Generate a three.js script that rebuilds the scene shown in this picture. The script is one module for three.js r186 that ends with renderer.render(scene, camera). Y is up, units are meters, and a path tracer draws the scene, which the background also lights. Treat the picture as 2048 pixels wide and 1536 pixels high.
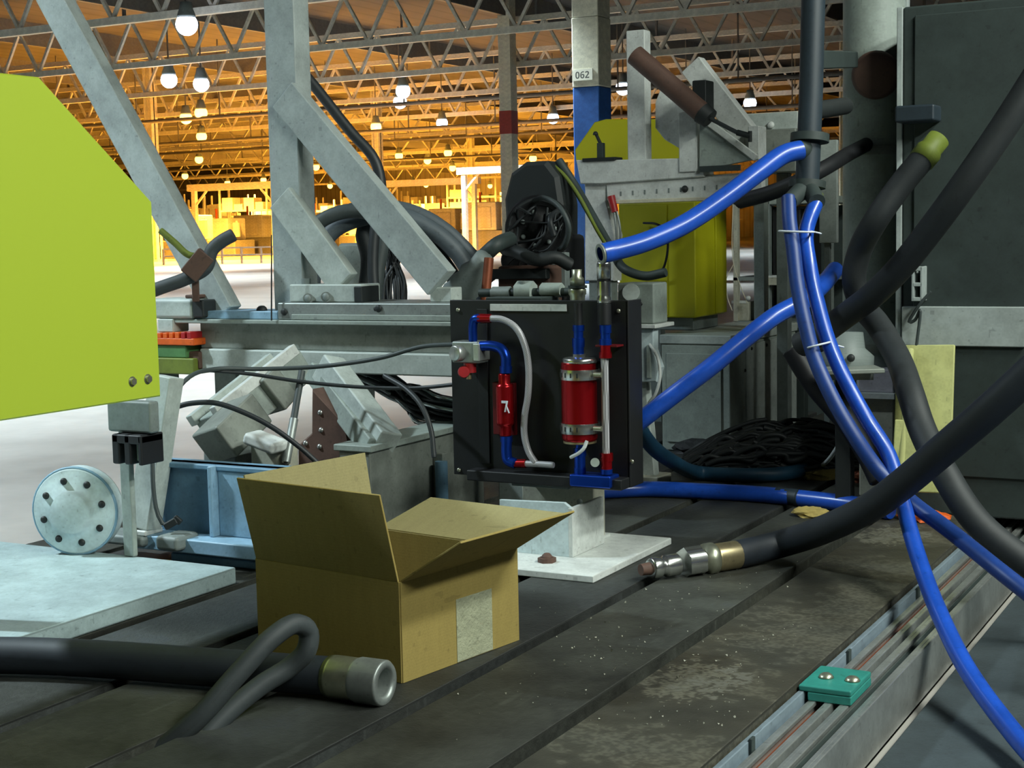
import * as THREE from 'three';
import { RoundedBoxGeometry } from 'three/addons/geometries/RoundedBoxGeometry.js';
import { mergeGeometries } from 'three/addons/utils/BufferGeometryUtils.js';
import { RectAreaLightUniformsLib } from 'three/addons/lights/RectAreaLightUniformsLib.js';

/* ---------------------------------------------------------------- camera, exposure, main lights */
RectAreaLightUniformsLib.init();
const scene = new THREE.Scene();
const V = (x, y, z) => new THREE.Vector3(x, y, z);
const FPX = 3000, CX = 1024, CY = 768;
const EYE = V(0, 0.72, 0);
const yaw = 28.5 * Math.PI / 180, pitch = Math.atan(301 / FPX), roll = 1.2 * Math.PI / 180;
const camera = new THREE.PerspectiveCamera(2 * Math.atan(CY / FPX) * 180 / Math.PI, 4 / 3, 0.05, 400);
const F0 = V(-Math.sin(yaw), 0, -Math.cos(yaw)), R0 = V(Math.cos(yaw), 0, -Math.sin(yaw)), Y0 = V(0, 1, 0);
const FW = F0.clone().multiplyScalar(Math.cos(pitch)).addScaledVector(Y0, -Math.sin(pitch));
const U1 = Y0.clone().multiplyScalar(Math.cos(pitch)).addScaledVector(F0, Math.sin(pitch));
const RT = R0.clone().multiplyScalar(Math.cos(roll)).addScaledVector(U1, -Math.sin(roll));
const UP = U1.clone().multiplyScalar(Math.cos(roll)).addScaledVector(R0, Math.sin(roll));
camera.position.copy(EYE);
camera.quaternion.setFromRotationMatrix(new THREE.Matrix4().makeBasis(RT, UP, FW.clone().negate()));
scene.add(camera);
scene.background = new THREE.Color(0x0a0b0c);
const renderer = new THREE.WebGLRenderer();
renderer.toneMapping = THREE.LinearToneMapping;
renderer.toneMappingExposure = 1.0;
renderer.shadowMap.enabled = true;
const WHITE_CD = 150, SODIUM_CD = 2300, TUBE_L = 120;

/* ---------------------------------------------------------------- surveying: sight lines into the place */
const sight = (px, py) => FW.clone().addScaledVector(RT, (px - CX) / FPX).addScaledVector(UP, -(py - CY) / FPX);
const atD = (px, py, d) => EYE.clone().addScaledVector(sight(px, py), d);
const onY = (px, py, h = 0) => { const r = sight(px, py); return EYE.clone().addScaledVector(r, (h - EYE.y) / r.y); };
const onZ = (px, py, z) => { const r = sight(px, py); return EYE.clone().addScaledVector(r, (z - EYE.z) / r.z); };
const onX = (px, py, x) => { const r = sight(px, py); return EYE.clone().addScaledVector(r, (x - EYE.x) / r.x); };

/* ---------------------------------------------------------------- random, textures, materials */
function rng(seed) { let s = seed >>> 0; return () => { s = (s + 0x6D2B79F5) | 0; let t = Math.imul(s ^ (s >>> 15), 1 | s); t = (t + Math.imul(t ^ (t >>> 7), 61 | t)) ^ t; return ((t ^ (t >>> 14)) >>> 0) / 4294967296; }; }
function valueNoise(seed, P) {
  const r = rng(seed), g = new Float32Array(P * P); for (let i = 0; i < P * P; i++) g[i] = r();
  return (x, y) => { const xi = Math.floor(x), yi = Math.floor(y); let fx = x - xi, fy = y - yi; fx = fx * fx * (3 - 2 * fx); fy = fy * fy * (3 - 2 * fy);
    const a = ((xi % P) + P) % P, b = (a + 1) % P, c = ((yi % P) + P) % P, d = (c + 1) % P;
    return (g[c * P + a] * (1 - fx) + g[c * P + b] * fx) * (1 - fy) + (g[d * P + a] * (1 - fx) + g[d * P + b] * fx) * fy; };
}
function tex(size, fn, color = true) {
  const d = new Uint8Array(size * size * 4);
  for (let y = 0; y < size; y++) for (let x = 0; x < size; x++) { const c = fn(x / size, y / size), i = (y * size + x) * 4; d[i] = c[0] * 255; d[i + 1] = c[1] * 255; d[i + 2] = c[2] * 255; d[i + 3] = 255; }
  const t = new THREE.DataTexture(d, size, size); t.wrapS = t.wrapT = THREE.RepeatWrapping; t.magFilter = THREE.LinearFilter; t.minFilter = THREE.LinearMipmapLinearFilter; t.generateMipmaps = true;
  if (color) t.colorSpace = THREE.SRGBColorSpace; t.needsUpdate = true; return t;
}
const cl = v => Math.max(0, Math.min(1, v));
const n8 = valueNoise(1, 8), n16 = valueNoise(2, 16), n32 = valueNoise(3, 32), n64 = valueNoise(4, 64), n128 = valueNoise(5, 128), n256 = valueNoise(6, 256);
const grimeT = tex(256, (u, v) => { const n = .45 * n8(u * 8, v * 8) + .3 * n32(u * 32, v * 32) + .25 * n128(u * 128, v * 128); const g = cl(.80 + .26 * n - (n64(u * 64, v * 64) > .93 ? .12 : 0)); return [g, g, cl(g * .985)]; });
const bumpT = tex(256, (u, v) => { const g = .5 * n64(u * 64, v * 64) + .5 * n256(u * 256, v * 256); return [g, g, g]; }, false);
const ironT = tex(1024, (u, v) => {
  let g = .52 + .28 * n8(u * 8, v * 8) + .24 * n32(u * 32, v * 32) + .16 * n256(u * 256, v * 256) - .1;
  const s = n256(u * 256, v * 18); if (s > .9) g += .12; const w = n16(u * 16 + 3, v * 16); if (w > .72) g += (w - .72) * .9;
  const b = n16(u * 16, v * 16 + 5); return [cl(g + .02 * b), cl(g), cl(g * .96 - .03 * b)]; });
const wornT = tex(512, (u, v) => {
  const a = n8(u * 8, v * 8), b = n64(u * 64, v * 64), c = n256(u * 256, v * 256); let g = .46 + .2 * a + .12 * b;
  if (a * .6 + b * .4 > .58 && c > .45) g += .22 * c; const du = (u - .3) / .075, dv = (v - .24) / .1, q = du * du + dv * dv; if (q < 1 && n64(u * 64, v * 64) * .55 + c * .6 > .36 + .42 * q) g += .1 + .3 * c; const t = n16(u * 16, v * 16); return [cl(g + .05 * t), cl(g + .03 * t), cl(g - .02)]; });
const cardT = tex(512, (u, v) => { let g = .885 + .03 * n64(u * 64, v * 8) + .06 * n256(u * 256, v * 256) - .03 + .01 * Math.sin(v * Math.PI * 2 * 90); if (n32(u * 32, v * 32) > .9) g -= .07; return [cl(g), cl(g * .985), cl(g * .94)]; });
const concT = tex(512, (u, v) => { let g = .82 + .1 * n16(u * 16, v * 16) + .06 * n64(u * 64, v * 64) + .04 * n256(u * 256, v * 256); if (n32(u * 32, v * 4) > .88) g -= .06; return [cl(g), cl(g * .99), cl(g * .975)]; });
const braidT = tex(64, (u, v) => { const a = (Math.floor(u * 16) + Math.floor(v * 16)) % 2; const g = a ? .95 : .62; return [g, g, g]; });
const wallT = tex(256, (u, v) => { const rib = (u * 16) % 1 < .18 ? .86 : 1; const g = rib * (.88 + .12 * n16(u * 16, v * 16)); return [g, g, g]; });
function M(hex, rough = .6, metal = 0, o = {}) {
  const m = new THREE.MeshPhysicalMaterial({ color: hex, roughness: rough, metalness: metal });
  const k = o.scale || 2; const rep = (t, s = k) => { const c = t.clone(); c.repeat.set(s, s); c.needsUpdate = true; return c; };
  if (o.map !== null) m.map = o.map ? (o.scale ? rep(o.map) : o.map) : GR;
  if (o.bump) { m.bumpMap = BP; m.bumpScale = o.bump; }
  if (o.clear) { m.clearcoat = o.clear; m.clearcoatRoughness = .2; }
  return m;
}
const GR = grimeT.clone(); GR.repeat.set(2, 2); GR.needsUpdate = true;
const BP = bumpT.clone(); BP.repeat.set(3, 3); BP.needsUpdate = true;
const m = {
  iron: M(0x484b48, .62, .15, { map: ironT, scale: .42, bump: .0008 }),
  ironB: M(0x424648, .6, .15, { map: ironT, scale: .37, bump: .0008 }),
  ironWorn: M(0x5f5e54, .6, .12, { map: wornT, scale: .8, bump: .0008 }),
  conc: M(0xb4b1ad, .34, 0, { map: concT, scale: .12 }),
  deck: M(0x4b4844, .9, 0, { map: wallT, scale: .08 }),
  wall: M(0xa9a494, .85, 0, { map: wallT, scale: .1 }),
  truss: M(0xcdc9bb, .6), joist: M(0x67645f, .7),
  lime: M(0xb4c93a, .45, 0, { clear: .2, map: null }), limeY: M(0xb3b214, .5, 0, { clear: .2, map: null }),
  grey: M(0xaab4b4, .5), greyD: M(0x7d8786, .55), greyP: M(0xb9c3c0, .5), greyG: M(0x9aa5a0, .55), greyM: M(0x8b918b, .5, .2),
  white: M(0xd9dedd, .5), whiteB: M(0xcfe0e6, .5), cream: M(0xd8d3bd, .55), beige: M(0xb5b5a6, .6),
  blueG: M(0x6f97b4, .5), blueGl: M(0x8fb4cf, .48), blueD: M(0x5c7f99, .55), blueS: M(0x7f8f9c, .5), plateW: M(0xa8bcc0, .5, 0, { bump: .0006 }), mat: M(0x39444a, .8, 0, { bump: .001 }),
  alu: M(0xc3c7c6, .35, .75), aluD: M(0x9ea5a4, .45, .6), steel: M(0xcfd2d0, .24, .95), zinc: M(0xb9bca8, .35, .85), zincY: M(0xb8aa86, .35, .8),
  black: M(0x14161a, .55), blackP: M(0x101215, .55), rubber: M(0x2c3134, .62), rubberG: M(0x3a4144, .65), hoseG: M(0x59636a, .55), rubberB: M(0x232a33, .6), cable: M(0x2b3033, .5), cableG: M(0x424b4c, .55),
  blueH: M(0x1f55c8, .33, 0, { clear: .35 }), blueHd: M(0x1b3f8a, .45), tealH: M(0x1c4661, .5),
  blueA: M(0x1440a8, .28, .75, { map: null }), redA: M(0x9c1018, .26, .7, { map: null }), redP: M(0xa81e24, .45), redD: M(0x6d161b, .4, .3, { map: null }),
  orange: M(0xe0601a, .5), brown: M(0x5f463c, .7), olive: M(0x6c7a2a, .6), green: M(0x4f7f4c, .55), teal: M(0x2e8a80, .5), copper: M(0x8a4a30, .5, .5),
  card: M(0xa89656, .85, 0, { map: cardT, scale: 2.2 }), cardIn: M(0xaaa377, .85, 0, { map: cardT, scale: 2 }), tape: M(0xb4b79c, .3, 0, { clear: .5, bump: .0015 }),
  yellowS: M(0xc6c886, .65), tie: M(0xd5dbe4, .5, 0, { map: null }), dark: M(0x1d2324, .6), darkG: M(0x333e3d, .6), darkB: M(0x26333d, .55), glassT: M(0xcfd6d8, .3),
  blueC: M(0x2f5fa8, .5), redC: M(0xa0352b, .55), rackO: M(0xcfcdc8, .6), crate: M(0xd9d7d1, .7), mach: M(0xd0d0cc, .6), machD: M(0x8c8b88, .65), pale: M(0xcdc9d6, .55),
  foil: M(0xc9d4d4, .18, .9, { map: null }), print: M(0x3a3d38, .7, 0, { map: null }),
};
m.braid = M(0xcfcfd3, .45, .25, { map: braidT }); m.braid.map = braidT.clone(); m.braid.map.repeat.set(14, 1); m.braid.map.needsUpdate = true;
const glow = (hex, k) => new THREE.MeshStandardMaterial({ color: 0xffffff, emissive: hex, emissiveIntensity: k, roughness: .4 });

/* ---------------------------------------------------------------- geometry helpers (all in metres, world axes) */
const flat = g => { let h = g.index ? g.toNonIndexed() : g; for (const k of Object.keys(h.attributes)) if (!['position', 'normal', 'uv'].includes(k)) h.deleteAttribute(k); return h; };
const join = gs => gs.length === 1 ? flat(gs[0]) : mergeGeometries(gs.map(flat));
function metreUV(g) { const p = g.attributes.position, n = g.attributes.normal, u = new Float32Array(p.count * 2);
  for (let i = 0; i < p.count; i++) { const ax = Math.abs(n.getX(i)), ay = Math.abs(n.getY(i)), az = Math.abs(n.getZ(i));
    if (ay >= ax && ay >= az) { u[2 * i] = p.getX(i); u[2 * i + 1] = p.getZ(i); } else if (ax >= az) { u[2 * i] = p.getZ(i); u[2 * i + 1] = p.getY(i); } else { u[2 * i] = p.getX(i); u[2 * i + 1] = p.getY(i); } }
  g.setAttribute('uv', new THREE.BufferAttribute(u, 2)); return g; }
function bx(x0, x1, y0, y1, z0, z1, r = .003) {
  const w = Math.abs(x1 - x0), h = Math.abs(y1 - y0), d = Math.abs(z1 - z0); r = Math.min(r, w / 3, h / 3, d / 3);
  const g = r > 0 ? new RoundedBoxGeometry(w, h, d, 1, r) : new THREE.BoxGeometry(w, h, d); g.translate((x0 + x1) / 2, (y0 + y1) / 2, (z0 + z1) / 2); return g; }
function frameOf(p, q, upHint = Y0) { const z = q.clone().sub(p).normalize(); let u = upHint.clone(); if (Math.abs(u.dot(z)) > .98) u = V(0, 0, 1); const x = u.clone().cross(z).normalize(), y = z.clone().cross(x); return new THREE.Matrix4().makeBasis(x, y, z); }
function bar(p, q, w, h, up = Y0, r = .003) { const L = p.distanceTo(q); const g = r > 0 ? new RoundedBoxGeometry(w, h, L, 1, Math.min(r, w / 3, h / 3)) : new THREE.BoxGeometry(w, h, L); const M4 = frameOf(p, q, up); M4.setPosition(p.clone().add(q).multiplyScalar(.5)); g.applyMatrix4(M4); return g; }
function cyl(p, q, r0, r1 = r0, n = 20) { const L = p.distanceTo(q); const g = new THREE.CylinderGeometry(r1, r0, L, n); g.rotateX(Math.PI / 2); const M4 = frameOf(p, q); M4.setPosition(p.clone().add(q).multiplyScalar(.5)); g.applyMatrix4(M4); return g; }
function lathe(prof, p, q, n = 28) { const g = new THREE.LatheGeometry(prof.map(a => new THREE.Vector2(a[0], a[1])), n); g.rotateX(Math.PI / 2); const M4 = frameOf(p, q); M4.setPosition(p); g.applyMatrix4(M4); return g; }
function tube(pts, r, seg = 0, rad = 12, caps = true) { const c = new THREE.CatmullRomCurve3(pts, false, 'centripetal'); const n = seg || Math.max(8, pts.length * 8);
  const g = [new THREE.TubeGeometry(c, n, r, rad, false)];
  if (caps) for (const t of [0, 1]) { const p = c.getPointAt(t), d = c.getTangentAt(t).multiplyScalar(t ? .003 : -.003); g.push(cyl(p.clone().sub(d), p.clone().add(d), r * .98, r * .9, rad)); }
  return join(g); }
function plate(pts, z, th, bev = .002) { const s = new THREE.Shape(pts.map(p => new THREE.Vector2(p[0], p[1]))); const g = new THREE.ExtrudeGeometry(s, { depth: th, bevelEnabled: bev > 0, bevelSize: bev, bevelThickness: bev, bevelSegments: 1, curveSegments: 12 }); g.translate(0, 0, z - th); return g; }   // front face at z, thickness away
function plateX(pts, x, th, bev = .002) { const g = plate(pts.map(p => [-p[0], p[1]]), 0, th, bev); g.rotateY(Math.PI / 2); g.translate(x, 0, 0); return g; }                // pts in (z, y), face towards +x
const zxy = (px, py, z) => { const p = onZ(px, py, z); return [p.x, p.y]; };
const hex = (p, q, r) => cyl(p, q, r, r, 6);
const dome = (p, dir, r, h) => { const q = p.clone().addScaledVector(dir, h); return lathe([[0, h], [r * .5, h * .94], [r * .85, h * .6], [r, h * .2], [r, 0], [0, 0]].reverse(), p, q, 14); };
const torus = (p, axis, R, r, n = 28) => { const g = new THREE.TorusGeometry(R, r, 8, n); const M4 = frameOf(p, p.clone().add(axis)); M4.setPosition(p); g.applyMatrix4(M4); return g; };

/* ---------------------------------------------------------------- scene helpers */
const used = new Map();
const numbered = n => { const k = used.get(n) || 0; used.set(n, k + 1); return k ? n + '_' + String(k).padStart(3, '0') : n; };
function thing(name, label, category, base, group, kind) { const o = new THREE.Group(); o.name = numbered(name); o.position.copy(base || V(0, 0, 0)); o.userData = { label, category }; if (group) o.userData.group = group; if (kind) o.userData.kind = kind; scene.add(o); return o; }
function part(t, name, geos, mat, label, keepUV) {
  const g = join(Array.isArray(geos) ? geos : [geos]); if (!keepUV) metreUV(g);
  const o = t.userData && t.userData.world ? t.userData.world : worldOf(t); g.translate(-o.x, -o.y, -o.z);
  const me = new THREE.Mesh(g, mat); me.name = name; me.castShadow = me.receiveShadow = true; if (label) me.userData.label = label; t.add(me); return me; }
function worldOf(o) { const p = V(0, 0, 0); while (o && o !== scene) { p.add(o.position); o = o.parent; } return p; }
function single(name, label, category, geos, mat, group, kind, keepUV) {
  const g = join(Array.isArray(geos) ? geos : [geos]); if (!keepUV) metreUV(g); g.computeBoundingBox(); const b = g.boundingBox, o = V((b.min.x + b.max.x) / 2, b.min.y, (b.min.z + b.max.z) / 2); g.translate(-o.x, -o.y, -o.z);
  const me = new THREE.Mesh(g, mat); me.name = numbered(name); me.position.copy(o); me.castShadow = me.receiveShadow = true; me.userData = { label, category }; if (group) me.userData.group = group; if (kind) me.userData.kind = kind; scene.add(me); return me; }
const structure = (name, label, geos, mat) => single(name, label, 'structure', geos, mat, null, 'structure');

/* ================================================================ THE HALL */
const FL = -0.12, HX0 = -150, HX1 = 26, HZ0 = -140, HZ1 = 12, HY = 8;
structure('floor', 'pale smooth concrete floor of the factory hall', bx(HX0, HX1, FL - .3, FL, HZ0, HZ1, 0), m.conc);
structure('ceiling', 'ribbed brown roof deck above the steel trusses', bx(HX0, HX1, HY, HY + .3, HZ0, HZ1, 0), m.deck);
structure('wall_back', 'far ribbed wall of the factory hall', bx(HX0, HX1, FL - .3, HY + .3, HZ0 - .4, HZ0, 0), m.wall);
structure('wall_left', 'left ribbed wall of the factory hall', bx(HX0 - .4, HX0, FL - .3, HY + .3, HZ0, HZ1, 0), m.wall);
structure('wall_right', 'right ribbed wall of the factory hall', bx(HX1, HX1 + .4, FL - .3, HY + .3, HZ0, HZ1, 0), m.wall);
structure('wall_front', 'ribbed wall of the hall behind the test bench', bx(HX0, HX1, FL - .3, HY + .3, HZ1, HZ1 + .4, 0), m.wall);

/* roof trusses across the hall */
{
  const zs = [-27, -34, -41, -48, -56, -66, -80, -98, -120];
  zs.forEach((z, i) => {
    const xa = onZ(-120, 300, z).x - 3, xb = onZ(2170, 300, z).x + 3, yb = 5.75, yt = 7.1, far = z < -60;
    const t = thing('roof_truss', 'cream steel lattice truss spanning under the roof deck', 'truss', V((xa + xb) / 2, yb, z), 'roof trusses of the hall', 'structure');
    part(t, 'bottom_chord', bx(xa, xb, yb, yb + .17, z - .08, z + .08, 0), m.truss);
    part(t, 'top_chord', bx(xa, xb, yt, yt + .17, z - .08, z + .08, 0), m.truss);
    const step = far ? 2.2 : 1.5, bars = []; let k = 0;
    const proto = [bar(V(0, .12, 0), V(step / 2, yt - yb + .04, 0), .08, .08, Y0, 0), bar(V(0, .12, 0), V(-step / 2, yt - yb + .04, 0), .08, .08, Y0, 0)].map(g => metreUV(flat(g)));
    for (let x = xa + step; x < xb - step; x += step, k++) for (const g of proto) {
      if (far) bars.push(g.clone().translate(x, yb, z));
      else { const me = new THREE.Mesh(g, m.truss); me.name = 'web_bar'; me.position.set(x - (xa + xb) / 2, 0, 0); me.castShadow = me.receiveShadow = true; t.add(me); } }
    if (far) { const w = part(t, 'web', bars, m.truss); w.userData.kind = 'stuff'; }
    const hang = []; for (let x = xa + 2; x < xb; x += 9) hang.push(bx(x - .04, x + .04, yt + .15, HY + .02, z - .04, z + .04, 0)); part(t, 'hanger', hang, m.joist);
  });
  // purlins that run with the slots, below the deck
  for (const x of [-14, -22, -30, -38, -46, -56, -68, -82]) single('roof_purlin', 'long brown purlin running under the roof deck', 'purlin', bx(x - .08, x + .08, 7.25, HY + .02, -138, -18, 0), m.joist, 'roof purlins', 'structure');
}

/* high bay lamps: seen ones, plus added and out of view ones */
function lamp(x, y, z, warm, cd, cone = 1.32) {
  const t = thing('high_bay_lamp', warm ? 'glowing amber high bay lamp hanging from the roof' : 'glowing cool white high bay lamp hanging from the roof', 'lamp', V(x, y, z), warm ? 'amber sodium lamps in the far hall' : 'white lamps in the near hall');
  part(t, 'stem', cyl(V(x, y + .45, z), V(x, HY + .02, z), .025, .025, 8), m.joist);
  part(t, 'housing', lathe([[0, .5], [.12, .48], [.15, .34], [.2, .2], [.2, .14], [0, .14]].reverse(), V(x, y, z), V(x, y + 1, z), 16), m.greyD);
  const gl = new THREE.SphereGeometry(.24, 16, 12); gl.translate(x, y, z);
  part(t, 'globe', gl, warm ? glow(0xffb648, 9) : glow(0xdfe9ff, 14));
  const L = new THREE.SpotLight(warm ? new THREE.Color().setRGB(1, .43, .045) : new THREE.Color().setRGB(.78, .94, 1), cd, 0, cone, .45, 2); L.position.set(0, -.3, 0); L.target.position.set(0, -3, 0); L.castShadow = true; L.shadow.radius = 9; t.add(L, L.target);
}
const lampAt = (px, py, warm, cd, h = 5.4) => { const p = onY(px, py, h); lamp(p.x, p.y, p.z, warm, cd); };
for (const [px, py] of [[402, 226], [403, 273], [398, 319], [752, 254], [688, 308], [715, 340], [632, 334], [798, 312], [855, 321], [896, 306], [905, 336], [1022, 325], [1066, 317], [826, 364], [852, 370], [590, 362], [527, 360], [372, 236], [455, 366], [660, 372], [730, 372], [930, 366], [980, 372], [1060, 362], [370, 352], [1120, 372]]) lampAt(px, py, true, SODIUM_CD);  // the last run of amber lamps is added to brighten the far wall
for (const [px, py] of [[338, 160], [800, 204], [806, 182], [884, 246], [1106, 236], [1246, 176], [1500, 206]]) lampAt(px, py, false, WHITE_CD);
lamp(-7.6, 5.4, -6.8, false, WHITE_CD * 2.2, .72); lamp(-6.2, 5.4, -.8, false, WHITE_CD * 1.7, 1.0);  // unseen lamps, placed to light the near left floor and the bench front
for (const [x, z] of [[-14, -13], [-22, -15], [-12, -22], [-22, -26], [-33, -24], [-30, -36]]) lamp(x, 5.4, z, false, WHITE_CD * 2.6, 1.0);  // mostly above the view, placed to light the pale hall floor

/* painted columns */
{
  const c = onZ(1170, 300, -22), w = .235, b = V(c.x, FL, -22.3);
  const yb = onZ(1175, 172, -22).y;
  const t = thing('hall_column', 'blue painted square column with a white numbered top', 'column', b, null, 'structure');
  part(t, 'shaft', bx(b.x - w, b.x + w, FL, yb, b.z - w, b.z + w, .02), m.blueC);
  part(t, 'white_band', bx(b.x - w - .005, b.x + w + .005, yb, yb + 1.1, b.z - w - .005, b.z + w + .005, .02), m.cream, 'white painted number band');
  part(t, 'upper_shaft', bx(b.x - w, b.x + w, yb + 1.1, HY, b.z - w, b.z + w, .02), m.cream);
  // number on the band
  const cv = document.createElement('canvas'); cv.width = 256; cv.height = 128; const g = cv.getContext('2d'); g.fillStyle = '#e6e2cf'; g.fillRect(0, 0, 256, 128); g.fillStyle = '#55564e'; g.font = 'bold 110px sans-serif'; g.textAlign = 'center'; g.textBaseline = 'middle'; g.fillText('062', 128, 68);
  const ct = new THREE.CanvasTexture(cv); ct.colorSpace = THREE.SRGBColorSpace;
  const pm = new THREE.MeshStandardMaterial({ map: ct, roughness: .6 }); const y0 = onZ(1165, 160, -22).y;
  part(t, 'number_plate', new THREE.BoxGeometry(.36, .18, .012).translate(b.x - .05, y0 + .09, b.z + w + .012), pm, 'dark printed number', true);
}
{
  const c = atD(1022, 470, 46), w = .2, b = V(c.x, FL, c.z);
  const t = thing('hall_column', 'cream column with a red painted band', 'column', b, null, 'structure');
  const y1 = onZ(1022, 268, b.z).y, y2 = onZ(1022, 222, b.z).y;
  part(t, 'shaft', bx(b.x - w, b.x + w, FL, y1, b.z - w, b.z + w, 0), m.cream); part(t, 'red_band', bx(b.x - w - .01, b.x + w + .01, y1, y2, b.z - w - .01, b.z + w + .01, 0), m.redC, 'red painted band'); part(t, 'upper_shaft', bx(b.x - w, b.x + w, y2, HY, b.z - w, b.z + w, 0), m.cream);
}
for (const [px, d] of [[312, 62], [590, 88], [760, 70], [945, 96], [1110, 120], [1690, 60]]) {
  const c = atD(px, 470, d), w = .19; single('hall_column', 'plain cream steel column standing in the far hall', 'column', [bx(c.x - w, c.x + w, FL, HY, c.z - .03, c.z + .03, 0), bx(c.x - w, c.x - w + .05, FL, HY, c.z - w, c.z + w, 0), bx(c.x + w - .05, c.x + w, FL, HY, c.z - w, c.z + w, 0), bx(c.x - w * 1.6, c.x + w * 1.6, FL, FL + .08, c.z - w * 1.6, c.z + w * 1.6, 0)], m.cream, 'plain hall columns', 'structure'); }

/* far production equipment under the amber lamps */
{
  const r = rng(77);
  const rack = (px, d, w, h, lv) => { const c = atD(px, 470, d), t = thing('storage_rack', 'tall amber lit pallet rack with stacked crates', 'rack', V(c.x, FL, c.z), 'pallet racks in the far hall'); const D = .9;
    for (const sx of [-1, 1]) for (const sz of [-1, 1]) part(t, 'upright', bx(c.x + sx * w / 2 - .05, c.x + sx * w / 2 + .05, FL, FL + h, c.z + sz * D / 2 - .05, c.z + sz * D / 2 + .05, 0), m.rackO);
    for (let k = 0; k < lv; k++) { const y = FL + .12 + k * (h - .3) / lv; part(t, 'shelf', bx(c.x - w / 2, c.x + w / 2, y, y + .1, c.z - D / 2, c.z + D / 2, 0), m.rackO);
      let x = c.x - w / 2 + .12; while (x < c.x + w / 2 - .7) { const cw = .55 + r() * .5, ch = .35 + r() * Math.min(.5, (h - .3) / lv - .5); if (r() > .18) part(t, 'crate', bx(x, x + cw, y + .1, y + .1 + ch, c.z - .4, c.z + .4, .02), r() > .4 ? m.crate : m.mach); x += cw + .1; } } };
  for (const a of [[352, 84, 3.4, 3.2, 3], [418, 98, 4, 3.5, 3], [498, 92, 3.6, 3.9, 3], [628, 104, 4.2, 3.4, 3], [690, 118, 4.6, 4, 3], [812, 108, 4, 3.6, 3], [880, 100, 3.6, 3.2, 3], [952, 92, 3.4, 4.2, 4], [1065, 100, 4.2, 3.6, 3], [560, 126, 5, 4, 3], [372, 116, 4.6, 4.2, 3], [462, 122, 4.4, 4.4, 4], [740, 112, 4.4, 4.3, 4], [860, 120, 4.6, 4.4, 4], [1010, 118, 4.6, 4.2, 4], [1110, 112, 4.4, 4, 3], [318, 104, 4, 4, 3]]) rack(...a);
  const machine = (px, d, w, h) => { const c = atD(px, 470, d), D = 1.6, t = thing('machine_tool', 'pale boxy machine tool with a hood and legs', 'machine', V(c.x, FL, c.z), 'machine tools in the far hall');
    part(t, 'base', bx(c.x - w / 2, c.x + w / 2, FL, FL + h * .42, c.z - D / 2, c.z + D / 2, .05), m.machD); part(t, 'cabinet', bx(c.x - w * .46, c.x + w * .28, FL + h * .42, FL + h, c.z - D * .45, c.z + D * .45, .06), m.mach);
    part(t, 'door', bx(c.x - w * .36, c.x + w * .16, FL + h * .48, FL + h * .9, c.z + D * .45, c.z + D * .45 + .05, .02), m.rackO); part(t, 'control_arm', [bar(V(c.x + w * .3, FL + h * .9, c.z), V(c.x + w * .46, FL + h * .9, c.z + .5), .1, .1), bx(c.x + w * .38, c.x + w * .54, FL + h * .5, FL + h * .88, c.z + .45, c.z + .6, .02)], m.mach); part(t, 'stack_light', cyl(V(c.x - w * .3, FL + h, c.z), V(c.x - w * .3, FL + h + .5, c.z), .06, .06, 10), m.orange); };
  for (const a of [[385, 70, 2.4, 2], [455, 76, 2.2, 1.9], [520, 80, 2.6, 2.1], [655, 82, 2.6, 2.2], [742, 90, 2.4, 2], [840, 84, 2.6, 1.9], [905, 78, 2.2, 2.2], [985, 74, 2.2, 2.4], [1035, 82, 2.4, 2.1]]) machine(...a);
  const gantry = (px, d, w, h, lab) => { const c = atD(px, 470, d), t = thing('gantry_frame', lab, 'gantry', V(c.x, FL, c.z), 'portal frames in the far hall'); for (const s of [-1, 1]) part(t, 'leg', bx(c.x + s * w / 2 - .1, c.x + s * w / 2 + .1, FL, FL + h, c.z - .1, c.z + .1, 0), m.rackO); part(t, 'cross_beam', bx(c.x - w / 2 - .3, c.x + w / 2 + .3, FL + h, FL + h + .3, c.z - .14, c.z + .14, 0), m.rackO); for (const s of [-1, 1]) part(t, 'brace', bar(V(c.x + s * w / 2, FL + h - .7, c.z), V(c.x + s * (w / 2 - .7), FL + h, c.z), .08, .08), m.rackO); };
  for (const a of [[470, 66, 4.4, 3, 'low steel portal frame behind the grey upright post'], [860, 72, 5, 3.2, 'wide steel portal frame seen above the hose arch'], [1000, 64, 3.4, 3.4, 'narrow tall portal frame beside the red banded column']]) gantry(...a);
  { const a = atD(325, 470, 52), b = atD(560, 470, 52), t = thing('guard_rail', 'low dark guard rail along the far aisle', 'railing', V((a.x + b.x) / 2, FL, (a.z + b.z) / 2)); const P = (k, y) => V(a.x + (b.x - a.x) * k, FL + y, a.z + (b.z - a.z) * k);
    for (let k = 0; k <= 6; k++) part(t, 'post', bar(P(k / 6, 0), P(k / 6, .55), .06, .06, V(0, 0, 1), 0), m.machD); for (const y of [.3, .55]) part(t, 'rail', bar(P(0, y), P(1, y), .05, .05, Y0, 0), m.machD); }
  // overhead service pipes
  for (const [z, y] of [[-44, 5.2], [-52, 5.0], [-62, 5.3], [-74, 5.1]]) { const xa = onZ(-60, 300, z).x, xb = onZ(2100, 300, z).x, t = thing('service_pipe', 'straight pipe run hung below the trusses', 'pipe', V((xa + xb) / 2, y, z), 'overhead pipe runs', 'structure'); part(t, 'pipe', cyl(V(xa, y, z), V(xb, y, z), .07, .07, 10), m.joist); const h = []; for (let x = xa + 1; x < xb; x += 4) h.push(bx(x - .02, x + .02, y, HY + .02, z - .02, z + .02, 0)); part(t, 'hanger', h, m.joist); }
}

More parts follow.
